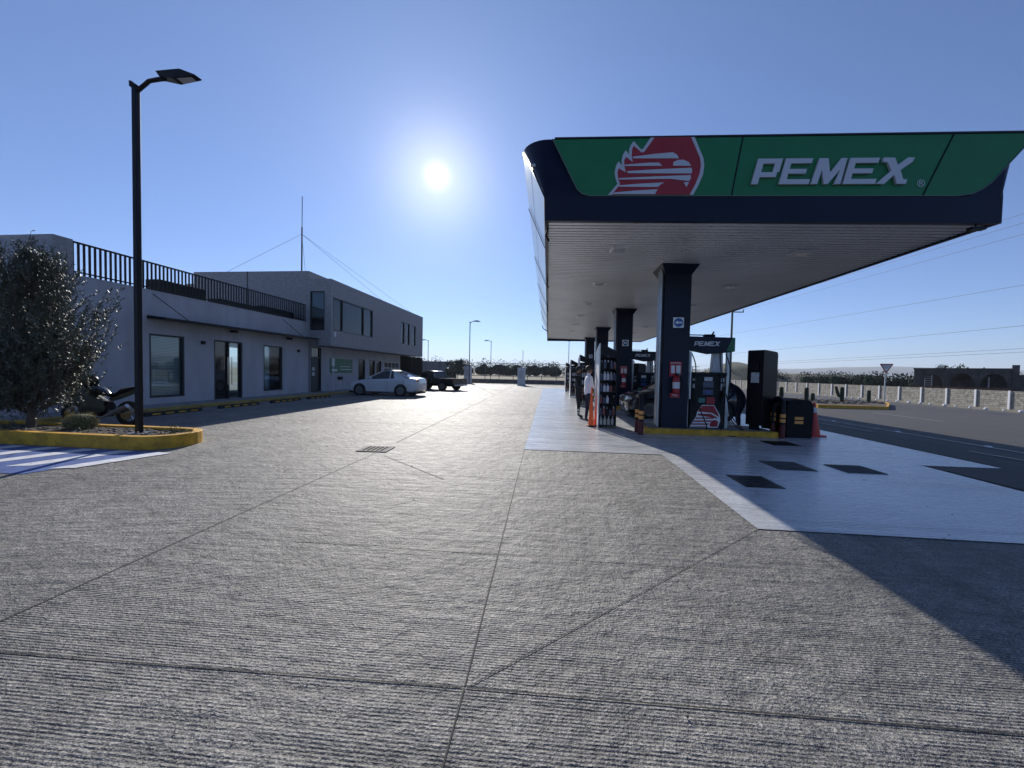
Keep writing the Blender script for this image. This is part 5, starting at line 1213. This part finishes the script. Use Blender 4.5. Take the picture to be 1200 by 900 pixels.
# =====================================================================
# ROAD SIDE: median, cactuses, yield sign, block wall, ruin
# =====================================================================
md=empty('road_median',(20,26,gz(20)),0,'low road median bed with yellow kerb and small cactuses beyond the canopy','median')
P=[(14.7,23.2),(20.4,25.9),(27.0,34.2),(27.6,35.6),(26.6,36.2),(20.5,31.5),(15.5,30.8),(14.2,27.5)]
def medb(P,z,off=0): return [(x-20,y-26,gz(x)-gz(20)+z) for x,y in P]
c_=(19.5,29); I=[(c_[0]+(x-c_[0])*.955,c_[1]+(y-c_[1])*.955) for x,y in P]
n=len(P); mb=MB(); mb.add(medb(P,0)+medb(P,.2)+medb(I,.2)+medb(I,.1),[(k*n+i,k*n+(i+1)%n,(k+1)*n+(i+1)%n,(k+1)*n+i) for k in range(3) for i in range(n)]); mb.build('kerb',M_yel,md)
mb=MB(); mb.add(medb(I,.14),[tuple(range(n))]); mb.build('soil',M_soil,md)
rr=random.Random(9); mb=MB()
for k in range(300):
    while True:
        x=rr.uniform(14.6,27);y=rr.uniform(24,35.5)
        a,b_=(x-14.5)/12.5,(y-23.5)/12
        if b_>a*.8-.02+.1 and b_<a*.62+.52: break
    r=rr.uniform(.05,.22); mb.sphere((x-20,y-26,gz(x)-gz(20)+.14),r,6,4,(1,1,.6))
o=mb.build('rocks',mat('dark_rock',(.09,.08,.075),.9,var=.6,vscale=4),md); tag(o,kind='stuff')
def cact(x,y,h,lab,fork=False):
    e=empty('cactus',(x,y,gz(x)+.12),0,lab,'cactus','small cactuses in the road median')
    mb=MB(); mb.tube([(0,0,0),(0,0,h*.5),(0,0,h*.96),(0,0,h)],[.12,.14,.12,.04],10); mb.build('stem',mat('cactus_dark',(.03,.045,.025),.8),e,smooth=True)
    if fork:
        mb=MB(); mb.tube([(0,0,h*.35),(-.22,0,h*.45),(-.28,0,h*.6),(-.42,0,h*1.02)],[.08,.09,.1,.08],8); mb.build('side_arm',MATS['cactus_dark'],e,smooth=True)
cact(20.4,29.8,1.15,'forked dark cactus in the road median, tallest of them',True)
cact(15.1,27.5,.95,'short dark cactus stump in the median just right of the tall terminal')
cact(16.9,27.9,1.0,'dark cactus stump in the median above the waste bin')
cact(18.6,30,.6,'low leaning cactus in the middle of the median')
cact(25.2,33.9,1.0,'dark cactus stump in the median just left of the yield sign')
ys=empty('yield_sign',(27.2,35.0,gz(27.2)+.1),0,'red and white triangular yield sign on a pale post at the tip of the median','road sign')
mb=MB(); mb.cyl((0,0,0),(0,0,2.85),.045,n=10); mb.build('post',M_dim,ys)
mb=MB(); mb.prism([(0,2.45),(-.50,3.22),(-.47,3.27),(.47,3.27),(.50,3.22)],-.07,-.055); pt=mb.build('sign_plate',M_red,ys,tri=True)
mb=MB(); mb.add([(x,-.074,z) for x,z in [(0,2.62),(-.37,3.17),(.37,3.17)]],[(0,1,2)]); mb.build('white_field',M_white,pt)
t1=text_mb('CEDA EL',.15,.01); shift(t1,0,-.078,3.08); t1.build('sign_text',M_black,pt); t1=text_mb('PASO',.15,.01); shift(t1,0,-.078,2.93); t1.build('sign_text',M_black,pt)
# block wall
XW=41.6; zw=gz(XW)
M_block=bpy.data.materials.new('concrete_block'); M_block.use_nodes=True; t=M_block.node_tree; b=t.nodes['Principled BSDF']; L=t.links.new
g_=nd(t,'ShaderNodeTexCoord'); sx=nd(t,'ShaderNodeSeparateXYZ'); cx=nd(t,'ShaderNodeCombineXYZ'); L(g_.outputs['Object'],sx.inputs[0]); L(sx.outputs['Y'],cx.inputs['X']); L(sx.outputs['Z'],cx.inputs['Y'])
bk=nd(t,'ShaderNodeTexBrick',Scale=1.0); bk.inputs['Color1'].default_value=(.34,.32,.28,1); bk.inputs['Color2'].default_value=(.22,.205,.18,1); bk.inputs['Mortar'].default_value=(.12,.11,.10,1); bk.inputs['Brick Width'].default_value=.4; bk.inputs['Row Height'].default_value=.2; bk.inputs['Mortar Size'].default_value=.012; bk.inputs['Bias'].default_value=-.3
L(cx.outputs[0],bk.inputs['Vector']); nz=nd(t,'ShaderNodeTexNoise',Scale=3.5,Detail=6.0); L(g_.outputs['Object'],nz.inputs['Vector'])
x_=nd(t,'ShaderNodeMix',_data_type='RGBA',_blend_type='MULTIPLY'); x_.inputs['Factor'].default_value=1; L(bk.outputs[0],x_.inputs['A']); L(ramp(t,nz.outputs['Fac'],[(.3,(.55,.55,.55)),(.65,(1.2,1.2,1.2))]),x_.inputs['B']); L(x_.outputs['Result'],b.inputs['Base Color']); b.inputs['Roughness'].default_value=.95
bw=empty('block_wall',(XW,55,zw),0,'long grey concrete block wall with white posts on the far side of the road','wall')
mb=MB(); mb.box(0,.18,-30,45,0,1.68); mb.build('wall_panel',M_block,bw)
for k in range(26):
    mb=MB(); y=-29.2+2.85*k; mb.box(-.09,.0,-.085,.085,0,1.72); o=mb.build('wall_post',M_white,bw); o.location=(0,y,0)
# pale stones along the verge
rr=random.Random(4); mb=MB()
for k in range(34):
    mb.sphere((34.6+rr.uniform(-.2,.2)-36,20+k*1.15-30,.1),rr.uniform(.10,.17),7,5,(1,1,.7))
o=mb.build('verge_stones',M_white); o.location=(36,30,gz(34.5)); tag(o,'row of small white painted stones along the far verge of the road','stones',None,'stuff')
# ruined arcade
ru=empty('ruined_building',(51.6,55,-.62),R(-40),'dark roofless building with three round arches behind the block wall','building')
M_ruin=mat('sooty_plaster',(.075,.07,.068),.95,var=.5,vscale=1.2,bump=.5,bscale=6)
x0,x1,zt=-4.7,4.4,2.95
def archwall():
    mb=MB(); ar=[(-2.75,1.06),(0.05,1.2),(2.85,1.2)]; pts=[]
    prev=x0
    for c,r in ar:
        mb.box(prev,c-r,0,.3,-1,zt); n=14
        for k in range(n):
            a0=math.pi-math.pi*k/n; a1=math.pi-math.pi*(k+1)/n; xa,xb=c+r*math.cos(a0),c+r*math.cos(a1); za,zb_=1.15+r*1.15*math.sin(a0),1.15+r*1.15*math.sin(a1)
            mb.hexa([(xa,0,za),(xb,0,zb_),(xb,.3,zb_),(xa,.3,za)],[(xa,0,zt),(xb,0,zt),(xb,.3,zt),(xa,.3,zt)])
        prev=c+r
    mb.box(prev,x1,0,.3,-1,zt); return mb
archwall().build('arcade_wall',M_ruin,ru)
mb=MB(); mb.box(x0+.3,x1,2.6,2.8,-1,zt-.2); mb.build('rear_wall',M_ruin,ru)
mb=MB(); mb.box(x0-.08,x1+.1,-.05,2.9,zt,zt+.12); mb.build('roof_slab',M_ruin,ru)
mb=MB(); mb.box(x1-.05,x1+.55,-.1,.5,-1,zt+.45); mb.build('corner_pier',M_ruin,ru); mb=MB(); mb.box(x1+.55,x1+6,.1,.4,-1,2.45); mb.build('side_wing',M_ruin,ru)
mb=MB(); mb.box(x0-.2,x1,-.4,-.05,.2,1.12); mb.build('brick_parapet',mat('old_brick',(.17,.09,.06),.95,var=.6,vscale=5),ru)
mb=MB(); mb.box(-3.6,-3.5,.35,.4,0,2.3); mb.box(-2.9,-2.8,.35,.4,0,2.3); 
for k in range(7): mb.box(-3.5,-2.9,.35,.39,.9+k*.2,.94+k*.2)
mb.build('ladder_grille',M_lab,ru)
mb=MB(); mb.box(2.5,2.62,1.5,1.6,1,2.2); mb.build('white_jamb',M_dim,ru); ru.scale=(.90,.9,1.225)
# utility pole and wires
up_=empty('utility_pole',(20.4,47.5,gz(20.4)),0,'concrete utility pole with one crossarm rising behind the pump header','pole')
mb=MB(); mb.cyl((0,0,0),(0,0,9.55),.14,.10,10); mb.build('pole',mat('pole_concrete',(.09,.09,.09),.8),up_)
mb=MB(); mb.box(0,1.25,-.05,.05,9.3,9.4); mb.cyl((1.2,0,9.4),(1.2,0,9.65),.05,n=8); mb.build('crossarm',M_blackm,up_)
def wire(a,b_,sag,lab,r=.009):
    P=[Vector(a).lerp(Vector(b_),k/24)-Vector((0,0,sag*4*(k/24)*(1-k/24))) for k in range(25)]
    mb=MB(); mb.tube(P,r,4); tag(mb.build('overhead_wire',mat('wire_black',(.05,.05,.055),.6)),lab,'overhead wire','overhead wires on the right')
for (ya,za,yb,zb_,lab) in [(12,8.7,60,10.3,'highest thin overhead wire crossing the sky right of the canopy'),(12,8.3,60,9.9,'second overhead wire right of the canopy'),(12,7.8,60,9.4,'third overhead wire right of the canopy'),(12,5.6,70,7.2,'single dark overhead wire in mid sky at the right'),(12,3.95,80,4.6,'faint overhead wire well below the single dark one'),(12,3.0,80,3.2,'upper of the lowest pair of overhead wires above the ruin'),(12,2.85,80,3.0,'lower of the lowest pair of overhead wires above the ruin')]:
    wire((20.2,ya,za),(20.2,yb,zb_),.15,lab)
# trees beyond the wall
for (x,y,h,w,lab,s) in [(66,72,5.2,5,'bushy dark tree beyond the block wall just left of the yield sign',31),(71,72,4.9,4.6,'bushy dark tree beyond the block wall right of the yield sign',32),(76,74,3.6,4,'low round tree beyond the wall left of the ruined building',33)]:
    tree(x,y,-1.1,h,w,lab,s,leaf=.3,m_=M_wood,trunk=.1)
# woods
def woods(name,pts,lab,seed,hh=(3,6),leaf=1.0,per=230):
    rr=random.Random(seed); mb=MB()
    for (x0,y0,x1,y1,n) in pts:
        for k in range(n):
            t_=(k+rr.random())/n; x=x0+(x1-x0)*t_+rr.uniform(-4,4); y=y0+(y1-y0)*t_+rr.uniform(-8,8); h=rr.uniform(*hh)*(1.35 if rr.random()<.12 else 1); w=h*rr.uniform(.4,.8)
            zc=gz(min(x,45))-.2+h*.48; leaf_mesh(mb,(x,y,zc),(w,w,h*.52),per,leaf*rr.uniform(.7,1),rr,asp=1.5); mb.sphere((x,y,zc-h*.12),h*.30,7,5,(w/h*1.7,w/h*1.7,1))
            mb.cyl((x,y,gz(min(x,45))-.5),(x,y,h*.4),.15,n=5)
    o=mb.build(name,M_wood); tag(o,lab,'woods',None,'stuff')
woods('far_woods',[(-95,170,70,150,75),(-60,150,40,165,40)],'dark band of woods beyond the far fence',1,(4.4,7.4),.55)
woods('roadside_woods',[(60,150,95,110,26),(80,120,130,80,34),(100,100,170,70,30)],'dark band of woods beyond the block wall',2,(3.6,5.6),.55)
# air: even haze so far things fade
m_=bpy.data.materials.new('haze_air'); m_.use_nodes=True; t=m_.node_tree; t.nodes.remove(t.nodes['Principled BSDF'])
pv=nd(t,'ShaderNodeVolumePrincipled',Density=1.6e-4); pv.inputs['Color'].default_value=(.80,.88,1,1); pv.inputs['Anisotropy'].default_value=.2
t.links.new(pv.outputs[0],t.nodes['Material Output'].inputs['Volume'])
mb=MB(); mb.box(-9500,9500,-500,9500,-3.5,260); o=mb.build('haze',m_); tag(o,kind='stuff')
